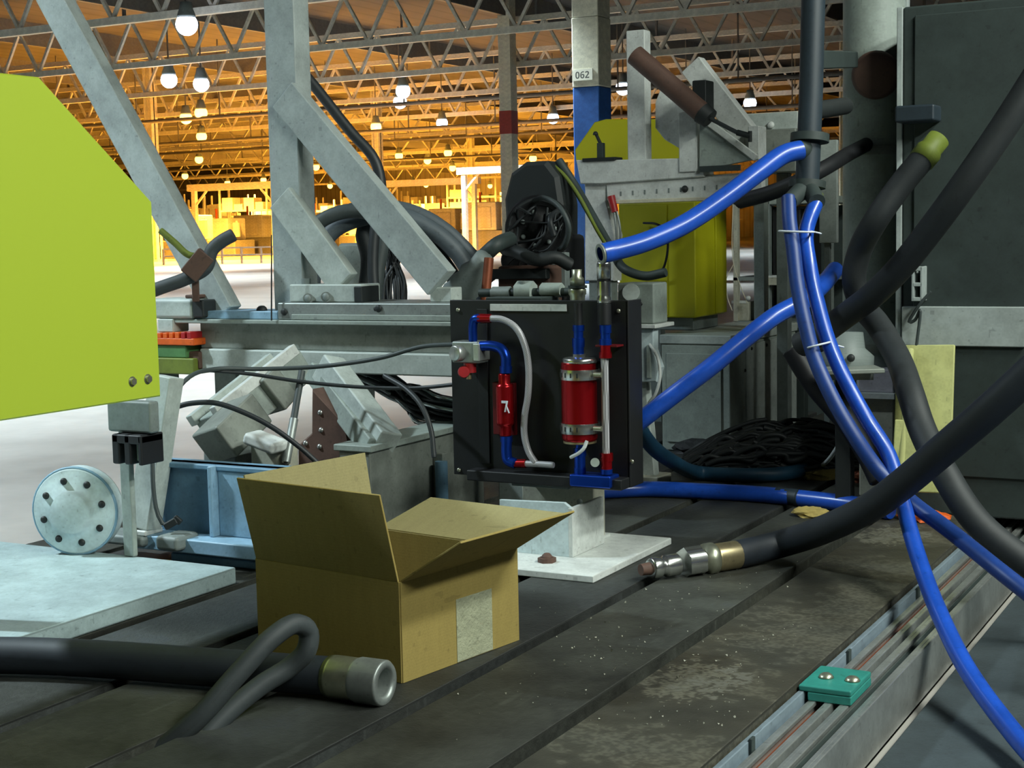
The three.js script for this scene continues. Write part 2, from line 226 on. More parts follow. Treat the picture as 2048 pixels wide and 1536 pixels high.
/* ================================================================ THE TEST BENCH */
/* slotted cast iron bed plate */
{
  const xs = [-0.72, -0.965, -1.213, -1.468, -1.722, -1.976, -2.23, -2.484, -2.738], z0 = -5.7, z1 = .6;
  const t = thing('bed_plate', 'dark cast iron bed plate with long straight slots', 'bed plate', V(-1.73, FL, -2.6), null, 'structure');
  part(t, 'base_slab', bx(-2.738, -0.72, FL, -.1, z0, z1, .004), m.iron);
  for (let i = 0; i < xs.length - 1; i++) part(t, 'strip', bx(xs[i + 1] + (i === xs.length - 2 ? 0 : .014), xs[i] - (i ? .014 : 0), -.1, 0, z0, z1, .004), i === 0 ? m.ironWorn : i % 2 ? m.iron : m.ironB);
  // swarf on the plate
  const r = rng(9), geo = new THREE.TetrahedronGeometry(.0019), N = 240, im = new THREE.InstancedMesh(geo, m.beige, N), d = new THREE.Object3D();
  for (let i = 0; i < N; i++) { const k = r(); let px, py; if (k < .5) { px = 1180 + r() * 420; py = 1250 + r() * 200; } else { px = 860 + r() * 900; py = 1080 + r() * 400; } const p = onY(px, py, .0012); const w = xs.some(x => Math.abs(p.x - x) < .02); d.position.copy(p); if (w || p.x > -.74) d.position.set(-1.09 + (r() - .5) * .2, .0012, -2 - r()); d.rotation.set(r() * 6, r() * 6, r() * 6); const s = .4 + r() * r() * 1.6; d.scale.set(s, s * .6, s); d.updateMatrix(); im.setMatrixAt(i, d.matrix); }
  im.name = 'metal_chips'; im.castShadow = im.receiveShadow = true; im.userData = { label: 'fine pale metal chips scattered over the bed plate', category: 'swarf', kind: 'stuff' }; scene.add(im);
}
/* edge rails at the right of the bed plate */
{
  const zA = -4.4, zB = .3, prof = (x, w, y0, y1) => { const c = (y0 + y1) / 2; return [bx(x - w / 2, x + w / 2, y0, y0 + .008, zA, zB, .002), bx(x - w / 2, x - w / 2 + .008, y0, y1, zA, zB, .002), bx(x + w / 2 - .008, x + w / 2, y0, y1, zA, zB, .002), bx(x - w / 2 + .006, x - w / 6, y1 - .008, y1, zA, zB, .002), bx(x + w / 6, x + w / 2 - .006, y1 - .008, y1, zA, zB, .002)]; };
  const t = thing('edge_channel', 'blue grey steel channel along the bed plate edge', 'channel', V(-.71, FL, -2)); part(t, 'channel', [bx(-.718, -.708, FL, -.012, zA, zB, .002), bx(-.718, -.704, FL, FL + .012, zA, zB, .001)], m.blueS); for (let z = -4; z < 0; z += .5) part(t, 'clip', bx(-.708, -.703, -.075, -.008, z - .008, z + .008, .001), m.darkG);
  const a = thing('aluminium_rail', 'slotted aluminium rail next to the blue grey channel', 'rail', V(-.683, FL, -2)); part(a, 'profile', prof(-.682, .04, FL, -.026), m.alu); part(a, 'slot_cover', bx(-.697, -.667, -.05, -.045, zA, zB, .001), m.copper);
  const b = thing('aluminium_rail', 'outer slotted aluminium rail farther from the bed plate', 'rail', V(-.628, FL, -2)); part(b, 'profile', prof(-.628, .046, FL, -.026), m.alu); part(b, 'slot_cover', bx(-.645, -.611, -.05, -.045, zA, zB, .001), m.darkG);
  const k = onY(1672, 1362, -.015), c = thing('rail_bracket', 'teal painted bracket bridging the inner aluminium rail', 'bracket', V(-.69, -.026, k.z)); part(c, 'saddle', [bx(-.717, -.632, -.012, -.002, k.z - .035, k.z + .085, .003), bx(-.702, -.632, -.026, -.012, k.z - .035, k.z + .085, .002)], m.teal); for (const x of [-.688, -.645]) part(c, 'bolt', dome(V(x, -.002, k.z + .03), Y0, .012, .008), m.zinc);
}
single('dark_floor_sheet', 'dark blue grey sheet laid over the pale floor beside the rails', 'mat', bx(-.585, 1.3, FL, FL + .018, -4.6, .5, .004), m.mat);  // dark sheet added to darken the pale floor beside the rails
/* cardboard box */
{
  const Fc = V(-1.293, 0, -1.989), e1 = V(.16, 0, -.987), W = .31; e1.normalize(); const n1 = e1.clone(); const e2 = V(e1.z, 0, -e1.x); // e2 to the left, back
  if (e2.x > 0) e2.negate(); const Lw = .335, H = .167, th = .004;
  const cpt = (a, b, y) => Fc.clone().addScaledVector(e1, a).addScaledVector(e2, b).add(V(0, y, 0));
  const t = thing('cardboard_box', 'open brown cardboard box with raised flaps on the bed plate', 'box', Fc.clone().addScaledVector(e1, W / 2).addScaledVector(e2, Lw / 2));
  const slab = (p, q, y0, y1, nrm) => { const g = bar(p.clone().setY((y0 + y1) / 2), q.clone().setY((y0 + y1) / 2), th, y1 - y0, Y0, .0012); return g; };
  part(t, 'side', slab(cpt(0, 0, 0), cpt(0, Lw, 0), 0, H), m.card); part(t, 'side', slab(cpt(0, 0, 0), cpt(W, 0, 0), 0, H), m.card); part(t, 'side', slab(cpt(W, 0, 0), cpt(W, Lw, 0), 0, H), m.cardIn); part(t, 'side', slab(cpt(0, Lw, 0), cpt(W, Lw, 0), 0, H), m.card);
  part(t, 'bottom', bar(cpt(0, Lw / 2, .004), cpt(W, Lw / 2, .004), Lw, .006, Y0, .001), m.card);
  const flap = (p, q, out, ang, len, trim, mat) => { const d = out.clone().normalize().multiplyScalar(Math.cos(ang)).add(V(0, Math.sin(ang), 0)); const a = p.clone().lerp(q, trim), b = q.clone().lerp(p, trim); const a2 = a.clone().addScaledVector(d, len), b2 = b.clone().addScaledVector(d, len); const mid1 = a.clone().add(b).multiplyScalar(.5), mid2 = a2.clone().add(b2).multiplyScalar(.5); return bar(mid1, mid2, a.distanceTo(b), th, d.clone().cross(b.clone().sub(a)).normalize(), .0012); };
  const neg = v => v.clone().negate();
  part(t, 'flap', flap(cpt(0, 0, H), cpt(0, Lw, H), neg(e1), 1.32, .152, .006, m.card), m.card, 'front flap standing up');
  part(t, 'flap', flap(cpt(0, Lw, H), cpt(W, Lw, H), e2, 1.4, .146, .006), m.cardIn, 'left flap standing up');
  part(t, 'flap', flap(cpt(W, 0, H), cpt(W, Lw, H), e1, .22, .16, .006), m.cardIn, 'back flap laid outwards');
  part(t, 'flap', flap(cpt(0, 0, H), cpt(W, 0, H), neg(e2), .55, .15, .006), m.card, 'right flap tilted outwards');
  const o = neg(e2), A = cpt(W * .44, 0, 0).addScaledVector(o, th * .6), B = cpt(W * .75, 0, 0).addScaledVector(o, th * .6);
  part(t, 'tape', bar(A.clone().setY(.056), B.clone().setY(.056), .0012, .108, Y0, 0), m.tape, 'glossy clear packing tape');
}
/* hydraulic hose with plated coupling on the bed plate */
{
  const P = (x, y, h) => onY(x, y, h), a = P(1300, 1137, .026), b = P(1480, 1108, .03), L = a.distanceTo(b), k = f => a.clone().lerp(b, f);
  const t = thing('hydraulic_hose', 'thick black hydraulic hose with a shiny plated coupling lying on the bed plate', 'hose', V(a.x, 0, a.z));
  part(t, 'hose', tube([k(.96), P(1560, 1088, .04), atD(1650, 1058, 3.1), atD(1742, 1014, 2.98), atD(1805, 968, 2.88), atD(1880, 905, 2.78), atD(1985, 815, 2.68), atD(2120, 690, 2.6)], .03, 70, 16), m.rubberB);
  part(t, 'nipple', cyl(k(-.1), k(.02), .012, .014, 16), m.brown); part(t, 'plug', lathe([[0, 0], [.019, 0], [.022, .006], [.022, .022], [.018, .026], [.018, .034], [.023, .037], [.023, .066], [.019, .07], [0, .07]], k(0), b, 24), m.steel);
  part(t, 'hex_nut', hex(k(.37), k(.55), .033), m.steel); part(t, 'collar', lathe([[0, 0], [.024, 0], [.024, .012], [.034, .016], [.034, .034], [.026, .038], [0, .038]], k(.54), b, 24), m.zinc); part(t, 'ferrule', lathe([[0, 0], [.026, 0], [.03, .004], [.03, .058], [.028, .062], [0, .062]], k(.7), b, 24), m.zincY);
}
/* lower left hoses */
{
  const P = (x, y) => onY(x, y, .034), t = thing('suction_hose', 'big dark rubber hose with a plain steel end fitting', 'hose', V(-1.55, 0, -2));
  const e = P(765, 1366), s = P(660, 1352), k = f => s.clone().lerp(e, f);
  part(t, 'hose', tube([P(-60, 1310), P(80, 1312), P(230, 1320), P(400, 1333), P(560, 1345), k(.05)], .031, 60, 16), m.rubberB);
  part(t, 'ferrule', lathe([[0, 0], [.033, 0], [.034, .01], [.034, .05], [.032, .054], [0, .054]], k(0), e, 26), m.zinc);
  part(t, 'open_socket', lathe([[.034, .05], [.036, .056], [.036, .098], [.033, .102], [.024, .102], [.022, .094], [.02, .04], [0, .04]], k(0), e, 28), m.aluD, 'open steel socket end');
  const l = thing('hose_loop', 'thin grey hose bent into a tall loop before the box', 'hose', onY(470, 1400, 0));
  part(l, 'hose', tube([atD(300, 1520, 2.2), atD(400, 1432, 2.2), atD(478, 1345, 2.22), atD(545, 1275, 2.25), atD(590, 1248, 2.28), atD(616, 1262, 2.3), atD(613, 1300, 2.3), atD(578, 1335, 2.3), atD(520, 1372, 2.28), atD(440, 1440, 2.24), atD(370, 1525, 2.2)], .0158, 90, 14), m.rubberG);
}
/* white machined plate, hub and clamp at the left */
{
  const yT = .036, c = onY(475, 1137, yT), t = thing('base_plate', 'thick pale machined plate lying on the bed plate', 'plate', V(-2.4, 0, -1.7)); const zb = c.z - .01;
  part(t, 'plate', bx(-3.1, -1.992, 0, yT, zb, -.7, .004), m.plateW);
  const h = onZ(150, 1022, -2.4), u = thing('bearing_hub', 'white round bearing hub with dark bolt holes on the pale plate', 'hub', V(h.x, yT, -2.4)); const ax = V(h.x + .35, h.y, h.z + .94), R = h.y - yT;
  part(u, 'flange', lathe([[0, -.04], [R * .99, -.04], [R, -.034], [R, .0], [R * .94, .008], [R * .5, .014], [R * .46, .03], [0, .03]], h, ax, 40), m.whiteB);
  part(u, 'rim', torus(h.clone(), ax.clone().sub(h), R * .985, .004, 40), m.blueGl);
  const nx = V(.94, 0, -.35).normalize(); for (let i = 0; i < 8; i++) { const a = i * Math.PI / 4 + .25, p = h.clone().addScaledVector(nx, Math.cos(a) * R * .72).add(V(0, Math.sin(a) * R * .72, 0)).add(V(.35, 0, .94).multiplyScalar(.011)); part(u, 'bolt', dome(p, V(.35, 0, .94).normalize(), .008, .006), m.dark); }
  const q = thing('brake_clamp', 'black clamp on a grey block above the white hub', 'clamp', V(-2.28, yT, -2.42));
  const g0 = onZ(212, 800, -2.4), g1 = onZ(302, 868, -2.4); part(q, 'block', bx(g0.x, g1.x, g1.y, g0.y, -2.43, -2.4, .006), m.greyD); part(q, 'pillar', bx(g0.x + .005, g0.x + .035, yT, g1.y, -2.44, -2.425, .004), m.greyG);
  const b0 = onZ(222, 868, -2.38), b1 = onZ(284, 932, -2.38); part(q, 'jaw', [bx(b0.x, b1.x, b0.y - .02, b0.y, -2.45, -2.38, .004), bx(b0.x, b0.x + .02, b1.y, b0.y, -2.45, -2.38, .004), bx(b0.x + .034, b0.x + .052, b1.y, b0.y, -2.45, -2.38, .004), bx(b1.x - .01, b1.x, b1.y, b0.y, -2.45, -2.38, .003)], m.black); part(q, 'pad', bx(b0.x + .02, b1.x - .01, b1.y + .006, b0.y - .018, -2.44, -2.4, .003), m.greyG);
}
/* lime guard panel */
{
  const X = -2.1, a = onX(318, 790, X), b = onX(300, 405, X), c = onX(205, 300, X), t = thing('safety_shield', 'lime green guard panel with two bolts and a cut corner', 'panel', V(X, .036, -2)), th = .016, zn = -1.35;
  const sl = (c.y - b.y) / (c.z - b.z), zt = -2.06, yt = c.y + sl * (zt - c.z);
  part(t, 'sheet', plateX([[a.z, a.y], [b.z, b.y], [zt, yt], [zn, yt], [zn, a.y]], X, th, .003), m.lime);
  for (const [px, py] of [[262, 763], [293, 758]]) part(t, 'bolt', [cyl(onX(px, py, X), onX(px, py, X).add(V(.004, 0, 0)), .0105, .0105, 16), hex(onX(px, py, X), onX(px, py, X).add(V(.009, 0, 0)), .008)], m.zinc, 'dull bolt head');
  part(t, 'support_post', bx(X - th - .06, X - th, .036, yt - .1, -1.9, -1.84, .004), m.greyD);
}
/* blue grey base frame */
{
  const z = -2.6, g = (px, py) => onZ(px, py, z), t = thing('steel_plinth', 'blue grey steel base frame with a broad foot flange', 'frame', V(-2.2, 0, -2.64)); const l = g(300, 920), r = -1.99, yT = l.y, y1 = g(400, 1066).y, y0 = g(400, 1094).y;
  part(t, 'web', bx(l.x, r, .012, yT, z - .03, z, .003), m.blueD); part(t, 'rib', bx(g(430, 920).x, g(438, 920).x, y1, yT, z, z + .03, .003), m.blueGl); part(t, 'panel', bx(g(438, 920).x, r, y1, yT - .012, z - .002, z + .008, .003), m.blueGl); part(t, 'top_lip', bx(l.x, r, yT - .012, yT, z - .05, z + .012, .003), m.blueG);
  part(t, 'foot_flange', bx(l.x - .005, r, y0, y1, z - .03, z + .07, .004), m.blueGl); part(t, 'foot', bx(g(365, 1110).x, r, 0, g(400, 1112).y + .012, z - .02, z + .04, .004), m.blueG);
  const s = thing('sloped_leg', 'pale grey green sloped leg with a foot block beside the base frame', 'leg', V(-2.42, 0, -2.62)); const p = onZ(334, 752, -2.6), q = onZ(288, 1056, -2.55);
  part(s, 'strut', bar(p, q, .062, .05, V(0, 0, 1), .004), m.greyP); part(s, 'foot_plate', bx(q.x - .035, q.x + .03, q.y - .012, q.y, -2.58, -2.52, .003), m.white); part(s, 'foot_block', [bx(onZ(250, 1070, -2.6).x, onZ(338, 1070, -2.6).x, 0.036, q.y - .012, -2.59, -2.51, .012), bx(onZ(322, 1100, -2.52).x, onZ(366, 1100, -2.52).x, .036, .07, -2.58, -2.5, .01)], m.greyD); part(s, 'clamp_nut', hex(V(q.x, .07, -2.512), V(q.x, .07, -2.5), .016), m.zinc);
}
/* horizontal beam and everything bolted on top */
const BZ = -3.25;
{
  const x0 = onZ(392, 690, BZ).x, xT = onZ(345, 640, BZ).x, x1 = -1.72, yT = onZ(600, 640, BZ).y, yB = onZ(600, 745, BZ).y, yM = onZ(600, 702, BZ).y, t = thing('steel_beam', 'long grey steel beam with a bright lower rail', 'beam', V(-2.3, yB, BZ - .1));
  part(t, 'web', bx(x0, x1, yM, yT - .012, BZ - .2, BZ - .02, .003), m.greyM); part(t, 'top_flange', bx(xT, x1, yT - .012, yT, BZ - .24, BZ + .012, .003), m.greyG); part(t, 'lower_rail', bx(x0 + .01, x1, yB, yM, BZ - .22, BZ, .005), m.greyP); part(t, 'end_block', bx(x0 - .03, x0 + .02, yB + .002, yB + .05, BZ - .1, BZ + .012, .004), m.brown);
  for (const [px, py] of [[752, 618], [1040, 700]]) part(t, 'screw', dome(onZ(px, py, BZ + .001), V(0, 0, 1), .007, .005), m.dark);
  for (const z of [-3.3]) part(t, 'rear_leg', [bx(-2.78, -2.7, FL, yB, z - .12, z - .04, .004), bx(-1.86, -1.78, 0, yB, z - .12, z - .04, .004)], m.greyD);
  const p = thing('mounting_plate', 'flat aluminium mounting plate bolted on the grey beam', 'plate', V(-2.15, yT, BZ - .08)), pT = onZ(700, 606, BZ).y, px0 = onZ(556, 606, BZ).x;
  part(p, 'plate', bx(px0, x1, yT, pT, BZ - .2, BZ + .004, .004), m.aluD); part(p, 'strip', bx(px0 + .05, x1, yT + .001, yT + .016, BZ + .004, BZ + .01, .002), m.greyG); for (const [px, py] of [[568, 624], [757, 617]]) part(p, 'screw', dome(onZ(px, py, BZ + .006), V(0, 0, 1), .01, .006), m.dark);
  const s = thing('packing_strip', 'blue grey packing strip under the long diagonal brace', 'strip', V(-2.65, yT, BZ - .05)), sx = onZ(385, 630, BZ).x; part(s, 'strip', bx(sx, px0 - .002, yT, onZ(450, 622, BZ).y, BZ - .12, BZ, .003), m.blueGl); part(s, 'bolt', dome(V(onZ(510, 622, BZ).x, onZ(450, 622, BZ).y, BZ - .03), Y0, .015, .014), m.dark);
  // diagonal brace and upright frame standing on the beam
  const zf = BZ - .06, d = thing('diagonal_brace', 'long pale grey diagonal brace rising past the lime panel', 'brace', V(-2.7, onZ(450, 622, BZ).y, zf)); const q = (px, py) => onZ(px, py, zf);
  part(d, 'tube', bar(q(452, 630), q(100, -20), .092, .05, V(0, 0, 1), .004), m.grey); part(d, 'inner_angle', bar(q(440, 625).add(V(-.01, 0, -.06)), q(330, 420).add(V(-.01, 0, -.06)), .06, .03, V(0, 0, 1), .003), m.greyP);
  const f = thing('upright_frame', 'pale grey upright post with two diagonal braces on the beam', 'frame', V(-2.4, pT, zf));
  part(f, 'post', bx(q(541, 400).x, q(600, 400).x, yT + .004, q(570, -60).y, zf - .07, zf, .004), m.grey); part(f, 'long_brace', bar(q(572, 190), q(884, 566), .092, .04, V(0, 0, 1), .004), m.grey); part(f, 'short_brace', bar(q(565, 395), q(690, 568), .085, .035, V(0, 0, 1), .004), m.greyP);
  part(f, 'foot_plate', bx(q(592, 590).x, q(736, 590).x, pT, q(650, 568).y, zf - .06, zf + .03, .004), m.greyP); for (const [px, py] of [[616, 597], [652, 594]]) part(f, 'bolt', [cyl(onZ(px, py, zf + .03), onZ(px, py, zf + .042), .014, .014, 14), dome(onZ(px, py, zf + .042), V(0, 0, 1), .011, .008)], m.greyD); part(f, 'end_cap', bx(q(722, 590).x, q(738, 590).x, pT, q(650, 572).y, zf - .05, zf + .034, .003), m.dark); part(f, 'nut', hex(V(q(612, 560).x, q(650, 568).y, zf), V(q(612, 560).x, q(650, 568).y + .015, zf), .013), m.greyD);
  part(f, 'brace_foot', bx(q(862, 600).x, q(905, 600).x, pT, q(880, 575).y, zf - .05, zf + .005, .003), m.greyP);
  single('whip_rod', 'thin dark upright rod beside the grey post', 'rod', cyl(onZ(543, 641, BZ + .02), onZ(543, 470, BZ + .02), .0022, .0018, 8), m.dark);
  // motor, terminals, hose left of the beam
  const mo = thing('drive_motor', 'pale grey drive motor with a black connector on the beam end', 'motor', V(-2.86, yT, BZ)); const w = (px, py) => onZ(px, py, BZ + .02);
  part(mo, 'body', bx(w(300, 620).x, w(384, 620).x, yT, w(330, 597).y, BZ - .08, BZ + .02, .012), m.greyP); part(mo, 'connector', bx(w(384, 620).x, w(406, 620).x, yT + .004, w(390, 600).y, BZ - .05, BZ + .02, .006), m.dark); part(mo, 'cap', bx(w(366, 620).x, w(386, 620).x, w(330, 597).y, w(330, 590).y, BZ - .04, BZ + .01, .003), m.brown); part(mo, 'side_box', bx(w(314, 650).x, w(345, 650).x, w(330, 665).y, yT, BZ - .05, BZ + .018, .004), m.greyP);
  const te = thing('terminal_block', 'orange red terminal block with raised teeth at the beam end', 'terminal', V(w(350, 690).x, w(350, 690).y, BZ + .02)); part(te, 'rail', bx(w(300, 680).x, w(392, 680).x, w(350, 690).y, w(350, 676).y, BZ - .03, BZ + .03, .003), m.orange); for (let i = 0; i < 6; i++) part(te, 'tooth', bx(w(318 + i * 12, 670).x, w(326 + i * 12, 670).x, w(350, 677).y, w(350, 666 - i * .6).y, BZ - .02, BZ + .03, .002), i > 3 ? m.redP : m.orange);
  const vb = thing('valve_block', 'olive green valve block below the orange terminals', 'valve', V(w(360, 745).x, w(360, 745).y, BZ)); part(vb, 'upper_block', bx(w(300, 700).x, w(374, 700).x, w(360, 716).y, w(360, 690).y, BZ - .06, BZ + .024, .004), m.green); part(vb, 'lower_block', bx(w(300, 730).x, w(392, 730).x, w(360, 748).y, w(360, 716).y, BZ - .06, BZ + .03, .004), m.olive); part(vb, 'bracket', bx(w(300, 730).x, w(320, 730).x, w(360, 790).y, w(360, 748).y, BZ - .06, BZ + .02, .004), m.greyD);
  const D = 4.08, ho = thing('bent_hose', 'dark olive hose bending up from behind the lime panel', 'hose', w(386, 596)); part(ho, 'hose', tube([atD(262, 598, D), atD(320, 576, D), atD(375, 556, D), atD(412, 535, D), atD(424, 500, D), atD(444, 482, D), atD(466, 470, D)], .0185, 50, 14), m.rubberG); part(ho, 'clip', bar(atD(378, 552, D), atD(414, 508, D), .053, .053), m.brown); part(ho, 'clip_leg', bar(atD(390, 545, D + .03), atD(392, 602, D + .06), .02, .02), m.brown); part(ho, 'rod', tube([atD(322, 462, D), atD(350, 486, D), atD(378, 510, D), atD(420, 512, D)], .0095, 30, 10), m.olive);
}
/* hose arches behind the frame */
{
  const t = thing('hose_arch', 'dark grey hoses arching over behind the upright frame', 'hoses', V(-2.5, .5, -3.6)); const P = (l, d) => l.map(a => atD(a[0], a[1], d));
  part(t, 'hose', tube(P([[596, 610], [592, 540], [606, 480], [645, 440], [700, 422], [748, 432], [764, 470], [756, 540], [748, 612]], 4.3), .021, 70, 14), m.cableG); part(t, 'hose', tube(P([[622, 610], [630, 520], [665, 462], [720, 436], [790, 430], [860, 458], [920, 512], [958, 590], [962, 640]], 4.36), .026, 70, 14), m.hoseG); part(t, 'hose', tube(P([[726, 612], [736, 520], [728, 460], [790, 444], [850, 482], [905, 552], [925, 620]], 4.4), .022, 60, 14), m.rubberG); part(t, 'hose', tube(P([[752, 615], [746, 540], [748, 480], [756, 420], [762, 372], [748, 318], [700, 262], [640, 186], [588, 120], [540, 40]], 4.25), .0155, 70, 14), m.cable);
  part(t, 'hose', tube(P([[700, 420], [760, 412], [830, 424], [890, 458], [940, 506], [985, 560]], 4.45), .02, 50, 14), m.hoseG);
  const r = rng(5), g = []; for (let i = 0; i < 34; i++) { const x0 = 762 + r() * 18, x1 = 762 + r() * 52; g.push(tube([atD(x0, 462 + r() * 20, 4.5), atD(x0 + 8 + r() * 14, 510 + r() * 10, 4.5 + r() * .06), atD(x1 + (r() - .5) * 12, 560, 4.5 + r() * .08), atD(x1, 618, 4.5)], .0032 + r() * .002, 12, 6, false)); }
  single('wire_bundle', 'bundle of thin black wires hanging beside the grey hose', 'wires', g, m.cable, null, 'stuff');
  const c = atD(708, 620, 4.7), b = thing('junction_box', 'plain grey junction box behind the short brace', 'box', c); part(b, 'body', bx(c.x - .05, c.x + .05, c.y, atD(708, 486, 4.7).y, c.z - .08, c.z, .006), m.greyD); part(b, 'lid', bx(c.x - .046, c.x + .046, c.y + .006, atD(708, 490, 4.7).y, c.z, c.z + .008, .003), m.greyG); part(b, 'stand', bx(c.x - .03, c.x + .03, FL, c.y, c.z - .06, c.z - .02, .003), m.greyD);
}
/* ---------------------------------------------------------------- under the beam */
{
  const B = (px, py, d) => atD(px, py, d), t = thing('clamp_bracket', 'tilted grey machined clamp bracket under the beam', 'bracket', onY(470, 905, 0));
  const p = B(590, 735, 3.95), q = B(432, 862, 3.72), up = V(-.35, .75, .55); part(t, 'arm', bar(p, q, .11, .085, up, .005), m.greyG); const s1 = up.clone().cross(q.clone().sub(p).normalize()).normalize(); const n = q.clone().sub(p).normalize().cross(s1).normalize();
  for (const s of [-1, 1]) part(t, 'edge_rail', bar(p.clone().addScaledVector(s1, s * .05).addScaledVector(up, .05), q.clone().addScaledVector(s1, s * .05).addScaledVector(up, .05), .024, .03, up, .003), s > 0 ? m.white : m.greyP);
  part(t, 'end_block', bar(B(500, 822, 3.68), B(428, 893, 3.58), .105, .09, up, .006), m.greyM); part(t, 'strap', bar(B(548, 770, 3.86), B(520, 800, 3.82), .125, .1, up, .006), m.greyM); part(t, 'foot', bx(B(440, 940, 3.62).x - .05, B(440, 940, 3.62).x + .05, 0, B(440, 880, 3.62).y, B(440, 940, 3.62).z - .08, B(440, 940, 3.62).z, .004), m.greyD);
  const w = B(530, 905, 3.55), k = thing('support_block', 'small pale block with a rounded top beside the tilted bracket', 'block', V(w.x, 0, w.z)); part(k, 'body', bx(w.x - .045, w.x + .04, 0, B(530, 885, 3.55).y, w.z - .08, w.z, .008), m.beige); part(k, 'cap', bar(B(500, 872, 3.53), B(562, 896, 3.5), .07, .03, Y0, .012), m.white);
  const a = thing('actuator_rod', 'slim steel actuator rod standing below the beam', 'actuator', onY(572, 930, 0)); part(a, 'rod', cyl(B(604, 742, 3.6), B(582, 870, 3.55), .0085, .0085, 14), m.cableG); part(a, 'barrel', cyl(B(588, 838, 3.56), B(572, 925, 3.52), .0105, .0105, 14), m.aluD); part(a, 'pin', cyl(B(572, 920, 3.52), onY(566, 1000, .01), .008, .008, 10), m.dark);
  const e = B(660, 905, 3.7), g = thing('gear_housing', 'dark housing with pale bolts under the beam', 'housing', V(e.x, 0, e.z)); part(g, 'body', [plate([[627, 782], [690, 850], [704, 925], [704, 1000], [600, 1000], [600, 892], [627, 868]].map(a => zxy(a[0], a[1], e.z)), e.z, .12, .004)], m.brown); for (const [px, py] of [[641, 825], [643, 860], [612, 886], [640, 893]]) part(g, 'bolt', dome(onZ(px, py, e.z + .002), V(0, 0, 1), .007, .007), m.alu); part(g, 'foot', bx(e.x - .08, e.x + .06, 0, .02, e.z - .12, e.z, .003), m.dark);
  // pedestal
  const c0 = onY(745, 1085, 0), h = onZ(745, 897, c0.z).y, pd = thing('pedestal', 'grey welded pedestal with a slanted support arm', 'pedestal', V(c0.x - .06, 0, c0.z - .3));
  part(pd, 'body', bx(c0.x - .09, c0.x, .0, h, -3.45, c0.z, .006), m.greyM); part(pd, 'cap_plate', bx(c0.x - .1, c0.x + .008, h - .01, h + .006, -3.46, c0.z + .006, .003), m.greyG); part(pd, 'arm', bar(onZ(772, 892, c0.z - .07), onZ(655, 735, c0.z - .2), .075, .065, V(0, 0, 1), .005), m.greyP); part(pd, 'arm_web', bar(onZ(742, 896, c0.z - .04), onZ(625, 742, c0.z - .2), .05, .03, V(0, 0, 1), .004), m.greyG); part(pd, 'side_rib', bx(c0.x, c0.x + .03, .01, h - .05, c0.z - .3, c0.z - .28, .003), m.greyM);
  const pp = onX(884, 990, c0.x + .03); part(pd, 'pipe', cyl(V(c0.x + .03, 0, pp.z), V(c0.x + .03, onX(884, 922, c0.x + .03).y, pp.z), .016, .016, 16), m.blueG, 'short blue grey pipe');
  // foil wrapped cable bundle
  const r = rng(21), G = [], S = []; for (let i = 0; i < 46; i++) { const o = r() * 46, o2 = r() * 70; (i % 3 ? G : S).push(tube([B(700 + r() * 40, 735 + o * .5, 4.05), B(770 + r() * 30, 752 + o, 4.02 + r() * .08), B(830, 770 + o2 + (r() - .5) * 20, 4 + r() * .08), B(880, 790 + o2 * .9, 3.96 + r() * .08), B(960, 800 + o2, 3.95)], .004 + r() * .0035, 16, 6, false)); }
  const cb = thing('cable_bundle', 'black and foil wrapped cable bundle sagging under the beam', 'cables', B(830, 830, 4)); cb.userData.kind = 'stuff'; part(cb, 'black_cables', G, m.cable); part(cb, 'foil_wrap', S, m.foil);
  // single cables
  const cab = (name, label, pts, rad, mat) => single(name, label, 'cable', tube(pts, rad, 60, 10), mat);
  cab('looped_cable', 'long dark cable looping from the floor up to the black panel', [B(352, 1040, 3.36), B(334, 1054, 3.36), B(316, 1030, 3.36), B(305, 940, 3.36), B(310, 880, 3.37), B(335, 810, 3.4), B(375, 757, 3.45), B(430, 738, 3.55), B(520, 738, 3.6), B(640, 733, 3.6), B(760, 716, 3.55), B(840, 694, 3.5), B(915, 688, 3.4)], .0052, m.cableG);
  cab('looped_cable', 'thin dark cable running level below the grey beam', [B(420, 741, 3.56), B(500, 748, 3.58), B(600, 763, 3.58), B(720, 774, 3.56), B(830, 776, 3.52), B(920, 768, 3.45)], .0045, m.cable);
  cab('looped_cable', 'dark cable draped across the tilted bracket', [B(346, 816, 3.46), B(380, 807, 3.46), B(430, 806, 3.46), B(490, 826, 3.46), B(545, 855, 3.46), B(600, 895, 3.46), B(650, 940, 3.46)], .0062, m.cable);
  cab('looped_cable', 'dark cable hanging over the grey pedestal', [B(770, 752, 3.5), B(815, 780, 3.44), B(845, 815, 3.4), B(862, 860, 3.38), B(868, 912, 3.37)], .0062, m.cable);
  cab('looped_cable', 'dark sleeve cable behind the sloped leg', [B(315, 775, 3.5), B(296, 840, 3.5), B(288, 890, 3.5), B(286, 940, 3.5)], .008, m.dark);
  const cn = thing('cable_plug', 'small dark plug at the foot of the looped cable', 'plug', B(345, 1056, 3.34)); part(cn, 'plug', [bar(B(330, 1054, 3.34), B(354, 1040, 3.34), .018, .016), bar(B(348, 1034, 3.34), B(362, 1046, 3.34), .012, .014)], m.dark);
}

